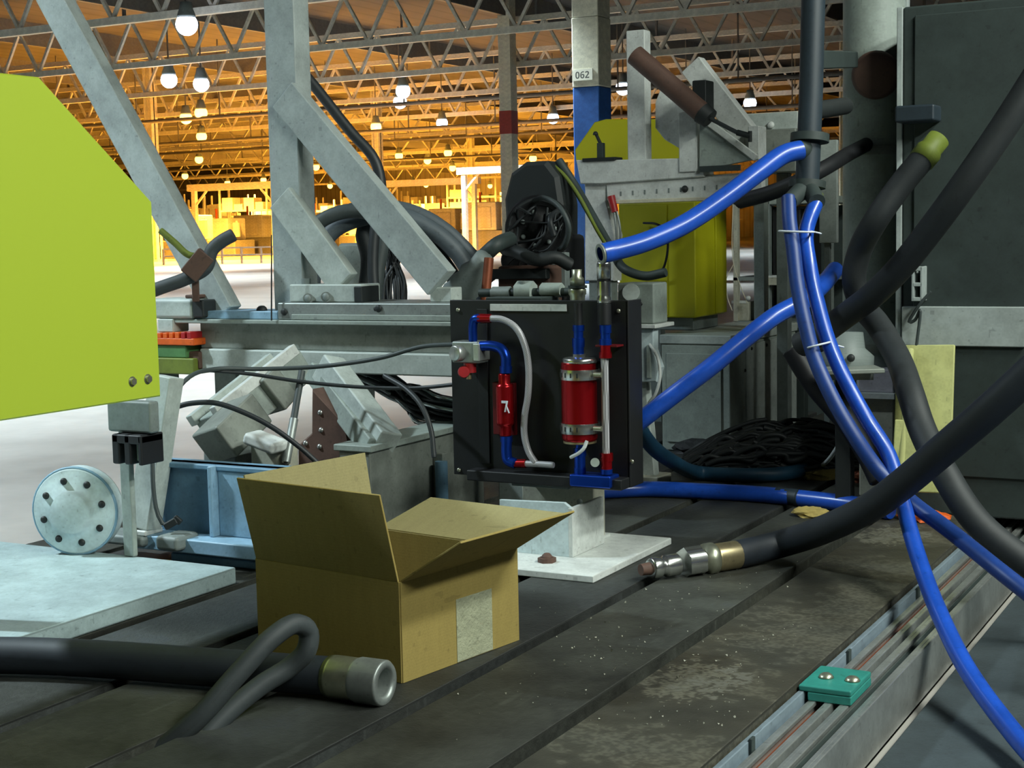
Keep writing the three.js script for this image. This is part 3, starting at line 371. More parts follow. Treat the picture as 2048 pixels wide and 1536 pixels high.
/* ---------------------------------------------------------------- black instrument panel */
const PZ = -2.95;
{
  const Z = PZ, g = (px, py, z = Z) => onZ(px, py, z), a = g(899, 600), b = g(1260, 972);
  const t = thing('instrument_panel', 'black upright fuel panel carrying red filters and hoses', 'panel', V((a.x + b.x) / 2, b.y, Z - .01));
  part(t, 'plate', bx(a.x, b.x, b.y, a.y, Z - .012, Z, .002), m.blackP); part(t, 'side_flange', bx(b.x - .006, b.x + .002, b.y - .004, a.y, Z - .07, Z, .002), m.black); part(t, 'bottom_tray', bx(a.x + .06, b.x, b.y - .004, b.y + .02, Z, Z + .045, .003), m.black); part(t, 'recess_strip', bx(g(955, 640).x, g(975, 640).x, b.y + .03, a.y - .02, Z, Z + .004, .001), m.black);
  part(t, 'label_strip', bx(g(981, 615).x, g(1134, 615).x, g(1000, 622).y, g(1000, 608).y, Z, Z + .003, .001), m.white, 'blank white label strip'); for (const [px, py] of [[1237, 622], [1264, 923], [916, 620], [918, 940]]) part(t, 'screw', dome(g(px, py, Z + .001), V(0, 0, 1), .005, .004), m.zinc);
  // stand under the panel
  const bl = onY(1035, 1142, .016), br = onY(1195, 1148, .016), bk = onY(1328, 1074, .016), s = thing('panel_stand', 'white welded stand with a base plate under the black panel', 'stand', V(br.x - .12, 0, -3));
  const zF = (bl.z + br.z) / 2; part(s, 'base_plate', bx(br.x - .3, br.x, 0, .016, bk.z, zF, .003), m.white); const zp = -3.05, pl = g(1045, 1060, zp).x, pr = g(1189, 1060, zp).x; part(s, 'post', bx(pl, pr, .016, b.y + .12, zp - .06, zp, .004), m.beige); part(s, 'post_foot', bx(pl - .006, pr + .008, .016, .022, zp - .07, zp + .01, .002), m.white);
  const zg = -2.88; part(s, 'gusset', [plate([[1000, 1000], [1128, 1006], [1143, 1018], [1143, 1118], [1000, 1118]].map(q => { const v = zxy(q[0], q[1], zg); return [v[0], Math.max(v[1], .0165)]; }), zg, .008, .001)], m.whiteB); part(s, 'gusset_edge', bx(g(1137, 1060, zg).x, g(1146, 1060, zg).x, .016, g(1140, 1016, zg).y, zg - .16, zg + .002, .002), m.white);
  for (const [px, py] of [[1160, 1004], [1160, 1048]]) part(s, 'bolt', dome(g(px, py, zp), V(0, 0, 1), .008, .006), m.greyD); const ft = onY(1094, 1124, .016); part(s, 'foot_bolt', [hex(ft.clone(), ft.clone().add(V(0, .01, 0)), .02), dome(ft.clone().add(V(0, .008, 0)), Y0, .012, .012)], m.brown); part(s, 'panel_bracket', bx(pl + .02, pr - .02, b.y - .02, b.y + .1, zp, Z - .012, .003), m.greyD);
}
{
  const z1 = PZ + .035, g = (px, py, z = z1) => onZ(px, py, z), R = (w, z = z1) => w * g(1080, 780, z).clone().sub(EYE).dot(FW) / FPX; const up = V(0, 1, 0);
  const vcyl = (px, y0, y1, wpx, z = z1, n = 24) => { const p = g(px, y0, z), q = g(px, y1, z); q.x = p.x; return cyl(p, q, R(wpx / 2), R(wpx / 2), n); };
  const vhex = (px, y0, y1, wpx, z = z1) => vcyl(px, y0, y1, wpx, z, 6);
  const vlathe = (px, y0, prof, z = z1, n = 30) => { const p = g(px, y0, z); return lathe(prof.map(a => [R(a[0]), R(a[1])]), p, p.clone().add(up), n); };   // profile in pixels, upward from y0
  // canister filter
  const c = thing('canister_filter', 'large red canister filter held by two steel clamp bands', 'filter', g(1160, 940)); const cx = 1160;
  part(c, 'body', vlathe(cx, 884, [[0, 0], [27, 0], [33, 4], [35, 9], [35, 156], [32, 161], [0, 161]]), m.redA); part(c, 'top_cap', vlathe(cx, 724, [[0, -2], [33, -2], [35, 0], [35, 6], [31, 9], [14, 11], [14, 16], [0, 16]]), m.steel); part(c, 'bottom_ring', vcyl(cx, 885, 881, 66), m.zincY);
  for (const y of [748, 855]) { const q = part(c, 'clamp_band', vlathe(cx, y + 10, [[36, 0], [38.5, 0], [38.5, 20], [36, 20], [36, 0]]), m.steel); part(q, 'band_slot', [0, 1, 2, 3, 4].map(i => { const a = -1.1 + i * .35, p = g(cx, y, z1).add(V(Math.sin(a) * R(38.6), 0, Math.cos(a) * R(38.6))); return bar(p.clone().add(V(0, -.005, 0)), p.clone().add(V(0, .005, 0)), .003, .0016, V(0, 0, 1), 0); }), m.dark); part(q, 'band_screw', hex(g(cx + 36, y).add(V(0, 0, .02)), g(cx + 36, y).add(V(.018, 0, .02)), .006), m.zinc); part(q, 'bracket_foot', bx(g(cx, y).x - .01, g(cx, y).x + .01, g(cx, y + 8).y, g(cx, y - 8).y, PZ, z1 - R(34), .001), m.zinc); }
  part(c, 'inlet_fitting', [vcyl(1157, 712, 694, 22), vhex(1157, 694, 676, 25), vcyl(1157, 676, 662, 19), vhex(1157, 662, 650, 23)], m.blueA, 'blue anodised fitting'); part(c, 'outlet_fitting', [vcyl(1160, 935, 912, 22), vhex(1160, 912, 896, 25), vcyl(1160, 896, 884, 18)], m.blueA, 'blue anodised fitting'); part(c, 'riser', vcyl(1157, 650, 606, 17), m.black);
  const vt = thing('vent_tube', 'short white curved tube under the canister filter', 'tube', g(1158, 915, z1 + .05)); part(vt, 'tube', tube([g(1143, 914, z1 + .05), g(1158, 906, z1 + .052), g(1168, 896, z1 + .05), g(1173, 884, z1 + .046)], .004, 20, 10), m.glassT);
  // straight braided line at the right
  const h = thing('braided_hose', 'straight braided steel hose right of the canister filter', 'hose', g(1212, 940)); part(h, 'hose', vcyl(1212, 908, 716, 15), m.braid, null); part(h, 'hose_end', [vhex(1211, 716, 704, 25), vcyl(1211, 704, 690, 21)], m.redA, 'red anodised hose end'); part(h, 'hose_end', [vhex(1213, 922, 906, 26), vcyl(1213, 940, 922, 22)], m.redA, 'red anodised hose end'); part(h, 'blue_fitting', [vhex(1211, 690, 678, 24), vcyl(1211, 680, 650, 19), vhex(1211, 666, 650, 23)], m.blueA, 'blue anodised fitting'); part(h, 'stand_off', bx(g(1190, 691).x, g(1234, 691).x, g(1190, 694).y, g(1190, 690).y, PZ, z1, .001), m.redD);
  const mb = thing('fitting_manifold', 'dark blue fitting manifold at the bottom of the panel', 'manifold', g(1188, 972)); part(mb, 'block', bx(g(1146, 950).x, g(1228, 950).x, g(1180, 972).y, g(1180, 948).y, PZ + .005, z1 + .02, .004), m.blueA); part(mb, 'port', vcyl(1160, 948, 935, 24), m.blueA); part(mb, 'port', vcyl(1213, 948, 938, 24), m.blueA); part(mb, 'plug', cyl(g(1190, 925, z1), g(1190, 925, z1 + .02), R(9), R(9), 16), m.greyG);
  // slim filter at the left
  const f = thing('inline_filter', 'slim red inline filter with a white logo mark', 'filter', g(1012, 925)); part(f, 'body', vlathe(1011, 872, [[0, 0], [11, 0], [12, 2], [12, 20], [17, 24], [18, 28], [18, 100], [17, 104], [12, 108], [12, 125], [10, 128], [0, 128]]), m.redA);
  { const p = g(1011, 812, z1 + R(19)); const s = R(1); part(f, 'logo_mark', [bar(p.clone().add(V(-9 * s, 8 * s, 0)), p.clone().add(V(5 * s, 8 * s, 0)), .0012, 5 * s, Y0, 0), bar(p.clone().add(V(4 * s, 10 * s, 0)), p.clone().add(V(-1 * s, -12 * s, 0)), .0012, 6 * s, V(0, 0, 1), 0), bar(p.clone().add(V(2 * s, 0, 0)), p.clone().add(V(8 * s, -14 * s, 0)), .0012, 4 * s, V(0, 0, 1), 0)], m.tie, 'white printed logo mark'); }
  part(f, 'bracket', bx(g(990, 800, PZ).x, g(1034, 800, PZ).x, g(1000, 868, PZ).y, g(1000, 764, PZ).y, PZ, PZ + .012, .002), m.redD); part(f, 'lower_elbow', [vhex(1013, 884, 872, 25), tube([g(1013, 884), g(1013, 905), g(1016, 920), g(1030, 927)], R(11), 20, 14)], m.blueA, 'blue anodised elbow'); part(f, 'upper_elbow', [vhex(1012, 746, 732, 25), tube([g(1012, 734), g(1011, 712), g(1002, 698), g(985, 692), g(962, 692)], R(10.5), 26, 14)], m.blueA, 'blue anodised elbow');
  const bh = thing('braided_hose', 'short braided hose with a red end along the panel bottom', 'hose', g(1075, 930)); part(bh, 'hose_end', cyl(g(1030, 927), g(1052, 927), R(9), R(9), 6), m.redA, 'red anodised hose end'); part(bh, 'hose', tube([g(1050, 927), g(1075, 928), g(1105, 930)], R(6.5), 20, 12), m.braid, null, true);
  const bs = thing('braided_hose', 'curved braided steel hose sweeping down the black panel', 'hose', g(1060, 920)); part(bs, 'hose', tube([g(980, 637), g(1005, 639), g(1032, 656), g(1050, 692), g(1057, 735), g(1056, 790), g(1049, 835), g(1049, 872), g(1058, 905), g(1070, 924)], R(6.8), 80, 12), m.braid, null, true); part(bs, 'hose_end', [cyl(g(958, 637), g(982, 637), R(10), R(9), 6)], m.redA, 'red anodised hose end'); part(bs, 'blue_elbow', tube([g(962, 637), g(950, 638), g(946, 650), g(946, 682)], R(9), 20, 12), m.blueA, 'blue anodised elbow');
  const rg = thing('pressure_regulator', 'silver pressure regulator with a round knob and red port', 'regulator', g(935, 745)); part(rg, 'body', bx(g(908, 700).x, g(963, 700).x, g(930, 726).y, g(930, 682).y, PZ, z1 + .012, .005), m.aluD); part(rg, 'knob', lathe([[0, 0], [R(17), 0], [R(17), R(14)], [R(14), R(18)], [0, R(18)]], g(920, 706, z1 + .012), g(920, 706, z1 + .012).add(V(-.25, 0, 1)), 24), m.alu); part(rg, 'side_plate', bx(g(952, 700).x, g(965, 700).x, g(950, 722).y, g(950, 686).y, PZ, z1 + .016, .003), m.alu); part(rg, 'red_port', [vhex(940, 745, 726, 26), cyl(g(928, 744), g(928, 744, z1 + .025), R(13), R(11), 18)], m.redP, 'red port plug'); part(rg, 'drain', vcyl(938, 758, 745, 11), m.zincY);
  // couplings on the top edge
  const q1 = thing('quick_coupling', 'short plated quick coupling at the panel top edge', 'coupling', g(1155, 606, PZ)); part(q1, 'socket', vlathe(1155, 606, [[0, 0], [13, 0], [15, 3], [15, 14], [18, 18], [18, 27], [14, 30], [0, 30]], PZ - .02), m.zinc); part(q1, 'ring', vcyl(1155, 576, 571, 38, PZ - .02), m.darkG); part(q1, 'sleeve', vlathe(1154, 571, [[0, 0], [14, 0], [14, 14], [10, 18], [10, 32], [0, 32]], PZ - .02), m.zinc);
  const q2 = thing('quick_coupling', 'tall shiny quick coupling below the open blue hose', 'coupling', g(1208, 650, PZ)); part(q2, 'socket', vlathe(1208, 608, [[0, 0], [12, 0], [14, 3], [14, 12], [12, 15], [13, 18], [13, 44], [11, 46], [0, 46]], PZ + .01), m.steel); part(q2, 'ring', vcyl(1208, 562, 557, 27, PZ + .01), m.black); part(q2, 'sleeve', vlathe(1208, 557, [[0, 0], [14, 0], [14, 28], [12, 34], [0, 34]], PZ + .01), m.steel); part(q2, 'black_adapter', [vcyl(1209, 650, 608, 27, PZ + .02)], m.black);
  // pipe run behind the top edge
  const pr = thing('pipe_manifold', 'dull grey pipe run with nuts behind the panel top', 'pipe', g(1060, 596, PZ - .08)), zz = PZ - .08; part(pr, 'pipe', cyl(g(960, 586, zz), g(1150, 584, zz), R(9), R(9), 14), m.darkG); part(pr, 'nut', [hex(g(1035, 582, zz), g(1067, 582, zz), R(21))], m.greyG); part(pr, 'nut', hex(g(1084, 580, zz), g(1124, 580, zz), R(15)), m.greyG); part(pr, 'nut', hex(g(985, 586, zz), g(1022, 585, zz), R(13)), m.greyD); part(pr, 'stem', vcyl(1050, 610, 562, 24, zz), m.greyD); part(pr, 'bracket', bx(g(1000, 600, zz).x, g(1110, 600, zz).x, g(1050, 606, zz).y, g(1050, 592, zz).y, zz - .02, PZ - .012, .002), m.darkG);
}
/* ---------------------------------------------------------------- engine behind the panel */
{
  const z = -3.75, g = (px, py, q = z) => onZ(px, py, q), t = thing('engine', 'black engine with a round flywheel housing behind the panel', 'engine', V(g(1080, 600).x, FL, z - .15)); const s = d => d * g(1075, 455).sub(EYE).dot(FW) / FPX, ax = V(.35, 0, 1).normalize();
  part(t, 'block', bx(g(1010, 560).x, g(1112, 560).x, g(1080, 610).y, g(1080, 470).y, z - .2, z - .06, .015), m.black); part(t, 'cover', [plate([[1022, 470], [1018, 400], [1030, 352], [1056, 332], [1092, 330], [1112, 356], [1120, 410], [1120, 480]].map(a => zxy(a[0], a[1], z - .1)), z - .1, .09, .012)], m.dark);
  const c = g(1076, 458); part(t, 'flywheel_housing', lathe([[0, -s(34)], [s(66), -s(34)], [s(68), -s(4)], [s(62), s(6)], [s(52), s(8)], [s(48), -s(2)], [s(20), -s(2)], [s(17), s(16)], [0, s(16)]], c, c.clone().add(ax), 36), m.blackP); part(t, 'ring', torus(c.clone().addScaledVector(ax, s(6)), ax, s(58), s(4), 36), m.cable);
  for (let i = 0; i < 7; i++) { const a = i * .9, p = c.clone().add(V(Math.cos(a) * s(34) * .94, Math.sin(a) * s(34), -Math.cos(a) * s(34) * .33)); part(t, 'bolt', dome(p, ax, s(5), s(5)), m.greyD); }
  part(t, 'coolant_hose', tube([g(1064, 402), g(1090, 396, z + .06), g(1122, 418, z + .1), g(1138, 455, z + .1), g(1130, 490, z + .08), g(1118, 500, z + .04)], s(5), 40, 10), m.cableG); part(t, 'pulley', lathe([[0, 0], [s(24), 0], [s(27), s(3)], [s(21), s(8)], [s(27), s(13)], [s(24), s(16)], [0, s(16)]], g(1030, 520), g(1030, 520).add(ax), 26), m.black); part(t, 'sump', bx(g(1015, 580).x, g(1120, 580).x, g(1080, 640).y, g(1080, 530).y, z - .02, z + .06, .01), m.brown); part(t, 'rocker_bolt', dome(g(1050, 548, z + .06), V(0, 0, 1), s(7), s(5)), m.greyD); part(t, 'hose_stub', tube([g(1118, 420), g(1100, 440, z + .08), g(1108, 470, z + .08)], s(6), 16, 10), m.cable); part(t, 'mount', [bx(g(1040, 610).x - .04, g(1040, 610).x + .04, FL + .0, g(1080, 612).y, z - .18, z - .1, .004), bx(g(1100, 610).x - .04, g(1100, 610).x + .04, FL, g(1080, 612).y, z - .18, z - .1, .004)], m.darkG);
  { const r = rng(17), W = []; for (let i = 0; i < 9; i++) { const a = r() * 6.28, p = [1076 + Math.cos(a) * (40 + r() * 30), 470 + Math.sin(a) * (36 + r() * 30)], q = [1010 + r() * 150, 400 + r() * 190]; W.push(tube([g(p[0], p[1], z + .03), g((p[0] + q[0]) / 2 + (r() - .5) * 60, (p[1] + q[1]) / 2 + r() * 30, z + .08), g(q[0], q[1], z + .05), g(q[0] + (r() - .5) * 40, q[1] + 20 + r() * 25, z + .01)], s(1.5 + r() * 1.8), 20, 7, false)); } const wl = part(t, 'wiring', W, m.cable); wl.userData.kind = 'stuff'; part(t, 'intake_pipe', tube([g(1010, 498, z + .05), g(1035, 505, z + .1), g(1075, 520, z + .11), g(1110, 515, z + .09), g(1140, 530, z + .06)], s(13), 30, 12), m.dark); part(t, 'bracket', bx(g(1096, 520).x, g(1124, 520).x, g(1120, 590).y, g(1120, 505).y, z - .05, z - .02, .003), m.greyD); part(t, 'bracket', bx(g(1005, 545).x, g(1120, 545).x, g(1060, 556).y, g(1060, 536).y, z + .06, z + .085, .003), m.dark); }
  const d = thing('grey_duct', 'dull grey flexible boot beside the engine', 'duct', g(925, 605, -3.5)); part(d, 'boot', lathe([[0, 0], [s(34), 0], [s(36), .02], [s(30), .04], [s(33), .06], [s(26), .085], [s(28), .105], [s(20), .13], [s(18), .17], [0, .17]], g(912, 600, -3.5), g(978, 500, -3.45), 22), m.greyD); part(d, 'stub', tube([g(968, 512, -3.5), g(990, 492, -3.5), g(1020, 478, -3.6)], s(15), 16, 12), m.darkG); part(d, 'pipe', cyl(g(970, 604, -3.4), g(978, 516, -3.42), s(9), s(9), 12), m.copper, 'copper brown pipe');
  single('harness_cable', 'dark green cable harness sloping down right of the engine', 'cable', tube([g(1118, 322, -3.9), g(1150, 372, -3.9), g(1188, 438, -3.85), g(1224, 500, -3.8), g(1252, 540, -3.7), g(1290, 552, -3.7), g(1330, 545, -3.7)], s(9), 60, 12), m.darkG);
  single('harness_cable', 'thin olive cable lying on the dark green harness', 'cable', tube([g(1105, 330, -3.88), g(1128, 350, -3.87), g(1158, 392, -3.86), g(1195, 462, -3.82), g(1226, 512, -3.76)], s(4), 50, 8), m.olive);
}
/* ---------------------------------------------------------------- white bracket right of the panel */
{
  const z = -3.85, g = (px, py, q = z) => onZ(px, py, q), t = thing('cast_bracket', 'white cast bracket with a flange right of the black panel', 'bracket', V(g(1290, 960).x, 0, z - .05)); const x0 = g(1236, 700).x, x1 = g(1309, 700).x;
  part(t, 'upper_box', bx(x0, x1, g(1280, 648).y, g(1280, 566).y, z - .1, z, .006), m.greyG); part(t, 'round_boss', cyl(g(1262, 585), g(1262, 585, z + .02), .026, .024, 22), m.greyP); part(t, 'boss_holes', [dome(g(1270, 605, z + .001), V(0, 0, 1), .004, .003), dome(g(1282, 608, z + .001), V(0, 0, 1), .005, .003)], m.dark); part(t, 'flange', bx(x0, g(1316, 652).x, g(1280, 656).y, g(1280, 648).y, z - .12, z + .02, .002), m.white); part(t, 'web', plate([[1240, 660], [1306, 660], [1306, 700], [1318, 735], [1312, 762], [1240, 762]].map(a => zxy(a[0], a[1], z)), z, .03, .003), m.whiteB); part(t, 'side_lug', bx(g(1296, 720).x, g(1304, 720).x, g(1300, 756).y, g(1300, 690).y, z, z + .012, .002), m.greyG);
  part(t, 'handle', tube([g(1300, 690, z + .01), g(1314, 712, z + .02), g(1320, 750, z + .025), g(1312, 785, z + .02), g(1298, 806, z + .01)], .0045, 40, 10), m.white); part(t, 'leg', plate([[1262, 760], [1290, 760], [1304, 900], [1312, 1000], [1250, 1000], [1258, 880]].map(a => zxy(a[0], a[1], z - .03)), z - .03, .03, .003), m.greyP); part(t, 'foot', bx(g(1250, 960).x, g(1316, 960).x, 0, .03, z - .1, z, .004), m.beige);
}
/* ---------------------------------------------------------------- lime cabinet and pale machine cabinet */
{
  const z = -4.7, c = onZ(1392, 640, z), l = onZ(1236, 400, z), yT = onZ(1392, 402, z).y, yB = onZ(1392, 636, z).y, zb = onX(1450, 500, c.x).z;
  const pc = onY(1462, 908, 0), cz = pc.z, cx = pc.x, fl = onZ(1322, 700, cz).x, ct = onZ(1462, 690, cz).y, bk = onX(1592, 800, cx).z;
  const p = thing('machine_cabinet', 'pale grey sheet metal cabinet with screw holes', 'cabinet', V((cx + fl) / 2, 0, cz - .2));
  part(p, 'body', bx(fl, cx, 0, ct, bk, cz, .006), m.greyG); part(p, 'top_cover', bx(fl - .004, cx + .004, ct, ct + .03, bk - .01, cz + .004, .004), m.greyP); part(p, 'side_panel', bx(cx, cx + .006, .02, ct - .01, bk + .01, cz - .14, .002), m.greyP); part(p, 'front_door', bx(fl + .02, cx - .03, .03, ct - .03, cz, cz + .006, .002), m.greyG); for (const [px, py] of [[1503, 697], [1533, 690], [1564, 682], [1577, 714], [1490, 741]]) part(p, 'screw', dome(onX(px, py, cx + .006), V(1, 0, 0), .006, .004), m.dark); part(p, 'corner_post', bx(cx - .005, cx + .03, 0, ct + .01, bk - .05, bk - .005, .003), m.darkG);
  const t = thing('lime_cabinet', 'yellow green painted cabinet above the pale machine cabinet', 'cabinet', V((c.x + l.x) / 2, yB, z - .1)); part(t, 'body', bx(l.x, c.x, yB, yT, zb, z, .006), m.limeY); part(t, 'front_panel', bx(l.x + .02, onZ(1335, 500, z).x, yB + .01, yT - .01, z, z + .004, .002), m.limeY); part(t, 'corner_trim', bx(c.x, c.x + .006, yB + .005, yT, zb, z - .18, .002), m.limeY); part(t, 'stand', [bx(l.x + .02, c.x - .02, ct + .031, yB, zb + .02, z - .03, .004)], m.greyD); part(t, 'cable', tube([onZ(1288, 446, z + .02), onZ(1312, 448, z + .03), onZ(1332, 462, z + .04), onZ(1334, 510, z + .04), onZ(1320, 545, z + .03), onZ(1280, 552, z + .02)], .004, 40, 8), m.dark, 'thin black cable');
  const zl = -5.2, q = thing('lime_guard', 'yellow green guard sheet behind the white frame', 'guard', V(onZ(1280, 320, zl).x, 0, zl)); part(q, 'sheet', plate([[1154, 322], [1152, 300], [1190, 246], [1212, 240], [1372, 240], [1400, 330], [1400, 345], [1160, 345]].map(a => zxy(a[0], a[1], zl)), zl, .012, .003), m.limeY); part(q, 'post', bx(onZ(1300, 320, zl).x - .03, onZ(1300, 320, zl).x + .03, FL, onZ(1300, 300, zl).y, zl - .06, zl - .015, .003), m.greyD);
}
/* ---------------------------------------------------------------- white support frame with rule */
{
  const z = -4.45, g = (px, py, q = z) => onZ(px, py, q), P = (l, q = z) => l.map(a => zxy(a[0], a[1], q)), t = thing('welded_gantry', 'white welded frame with a ruled rail above the lime cabinet', 'frame', V(g(1190, 600).x, FL, z));
  part(t, 'left_post', plate(P([[1168, 332], [1216, 332], [1210, 400], [1228, 470], [1226, 560], [1172, 560], [1172, 380]]), z, .06, .003), m.white); part(t, 'lower_post', bx(g(1176, 560).x, g(1222, 560).x, FL, g(1200, 556).y, z - .055, z - .005, .003), m.greyD); part(t, 'top_rail', plate(P([[1160, 322], [1240, 322], [1400, 318], [1412, 345], [1412, 352], [1210, 366], [1168, 366]]), z + .02, .08, .003), m.white);
  part(t, 'ruled_rail', plate(P([[1214, 366], [1522, 344], [1524, 392], [1240, 402], [1216, 400]], z + .01), z + .01, .03, .002), m.white); for (let i = 0; i < 11; i++) part(t, 'scale_mark', bx(g(1240 + i * 24, 384, z + .012).x, g(1243 + i * 24, 384, z + .012).x, g(1300, 390 - i * .8, z + .012).y, g(1300, 381 - i * .8, z + .012).y, z + .01, z + .013, 0), m.greyD); part(t, 'rail_edge', bar(g(1232, 404, z + .02), g(1526, 394, z + .02), .02, .012, Y0, .002), m.cream); part(t, 'knob', dome(g(1370, 378, z + .012), V(0, 0, 1), .011, .012), m.dark);
  part(t, 'upright', bx(g(1254, 250).x, g(1291, 250).x, g(1270, 322).y, g(1270, 60).y, z - .05, z, .004), m.white); part(t, 'upright', bx(g(1364, 290).x, g(1401, 290).x, g(1380, 345).y, g(1380, 225).y, z - .03, z + .03, .004), m.white); part(t, 'corner_plate', plate(P([[1312, 205], [1322, 180], [1420, 245], [1402, 250], [1366, 250], [1366, 300], [1330, 278], [1312, 255]], z - .03), z - .03, .012, .002), m.white); part(t, 'gusset', plate(P([[1400, 232], [1510, 318], [1400, 340]], z + .035), z + .035, .012, .002), m.greyG); part(t, 'gusset_edge', bar(g(1395, 228, z + .04), g(1512, 316, z + .04), .02, .014, V(0, 0, 1), .002), m.white); part(t, 'slot_plate', bx(g(1408, 340).x, g(1490, 340).x, g(1440, 344, z).y, g(1440, 332, z).y, z + .036, z + .042, .001), m.darkG); part(t, 'inclined_beam', bar(g(1385, 130, z - .05), g(1508, 290, z - .05), .075, .05, V(0, 0, 1), .004), m.white); part(t, 'end_plate', bx(g(1496, 290, z + .03).x, g(1518, 290, z + .03).x, g(1500, 320, z + .03).y, g(1500, 252, z + .03).y, z - .04, z + .03, .003), m.white); part(t, 'right_post', bx(g(1500, 380).x, g(1522, 380).x, g(1510, 655).y, g(1510, 345).y, z - .07, z - .03, .003), m.greyG);
  const s = thing('gas_strut', 'dark damper strut with a thin rod on the white frame', 'strut', g(1400, 225, z + .1)); const u = (px, py) => g(px, py, z + .1); part(s, 'barrel', cyl(u(1270, 110), u(1412, 232), .032, .032, 22), m.brown); part(s, 'end_cap', cyl(u(1404, 225), u(1420, 238), .035, .03, 22), m.dark); part(s, 'rod', cyl(u(1416, 235), u(1480, 268), .0065, .0065, 12), m.cable); part(s, 'clevis', [hex(u(1474, 265), u(1500, 272), .009), cyl(u(1500, 262), u(1500, 284), .006, .006, 10)], m.dark); part(s, 'bracket', bx(u(1384, 190).x, u(1412, 190).x, u(1400, 228).y, u(1400, 160).y, z + .03, z + .1, .004), m.dark);
  const pe = thing('lever_valve', 'small dark lever valve on the white frame corner', 'valve', g(1204, 322, z + .03)); part(pe, 'base', bx(g(1164, 318, z + .03).x, g(1230, 318, z + .03).x, g(1200, 322, z + .03).y, g(1200, 315, z + .03).y, z - .03, z + .03, .002), m.dark); part(pe, 'stem', bx(g(1196, 300, z).x, g(1208, 300, z).x, g(1200, 316, z).y, g(1200, 286, z).y, z - .01, z + .01, .002), m.darkG); part(pe, 'lever', [bar(g(1202, 290, z), g(1192, 268, z), .01, .01), dome(g(1191, 270, z), Y0, .009, .012)], m.dark);
  const rc = thing('red_cable_gland', 'red cable gland with grey wires hanging at the frame corner', 'gland', g(1230, 420, z + .04)); part(rc, 'gland', cyl(g(1222, 392, z + .03), g(1230, 424, z + .03), .013, .011, 14), m.redP); part(rc, 'wire', [tube([g(1228, 420, z + .03), g(1232, 455, z + .03), g(1234, 500, z + .02)], .0045, 20, 8), tube([g(1233, 420, z + .03), g(1240, 455, z + .03), g(1240, 500, z + .02)], .004, 20, 8)], m.aluD);
}
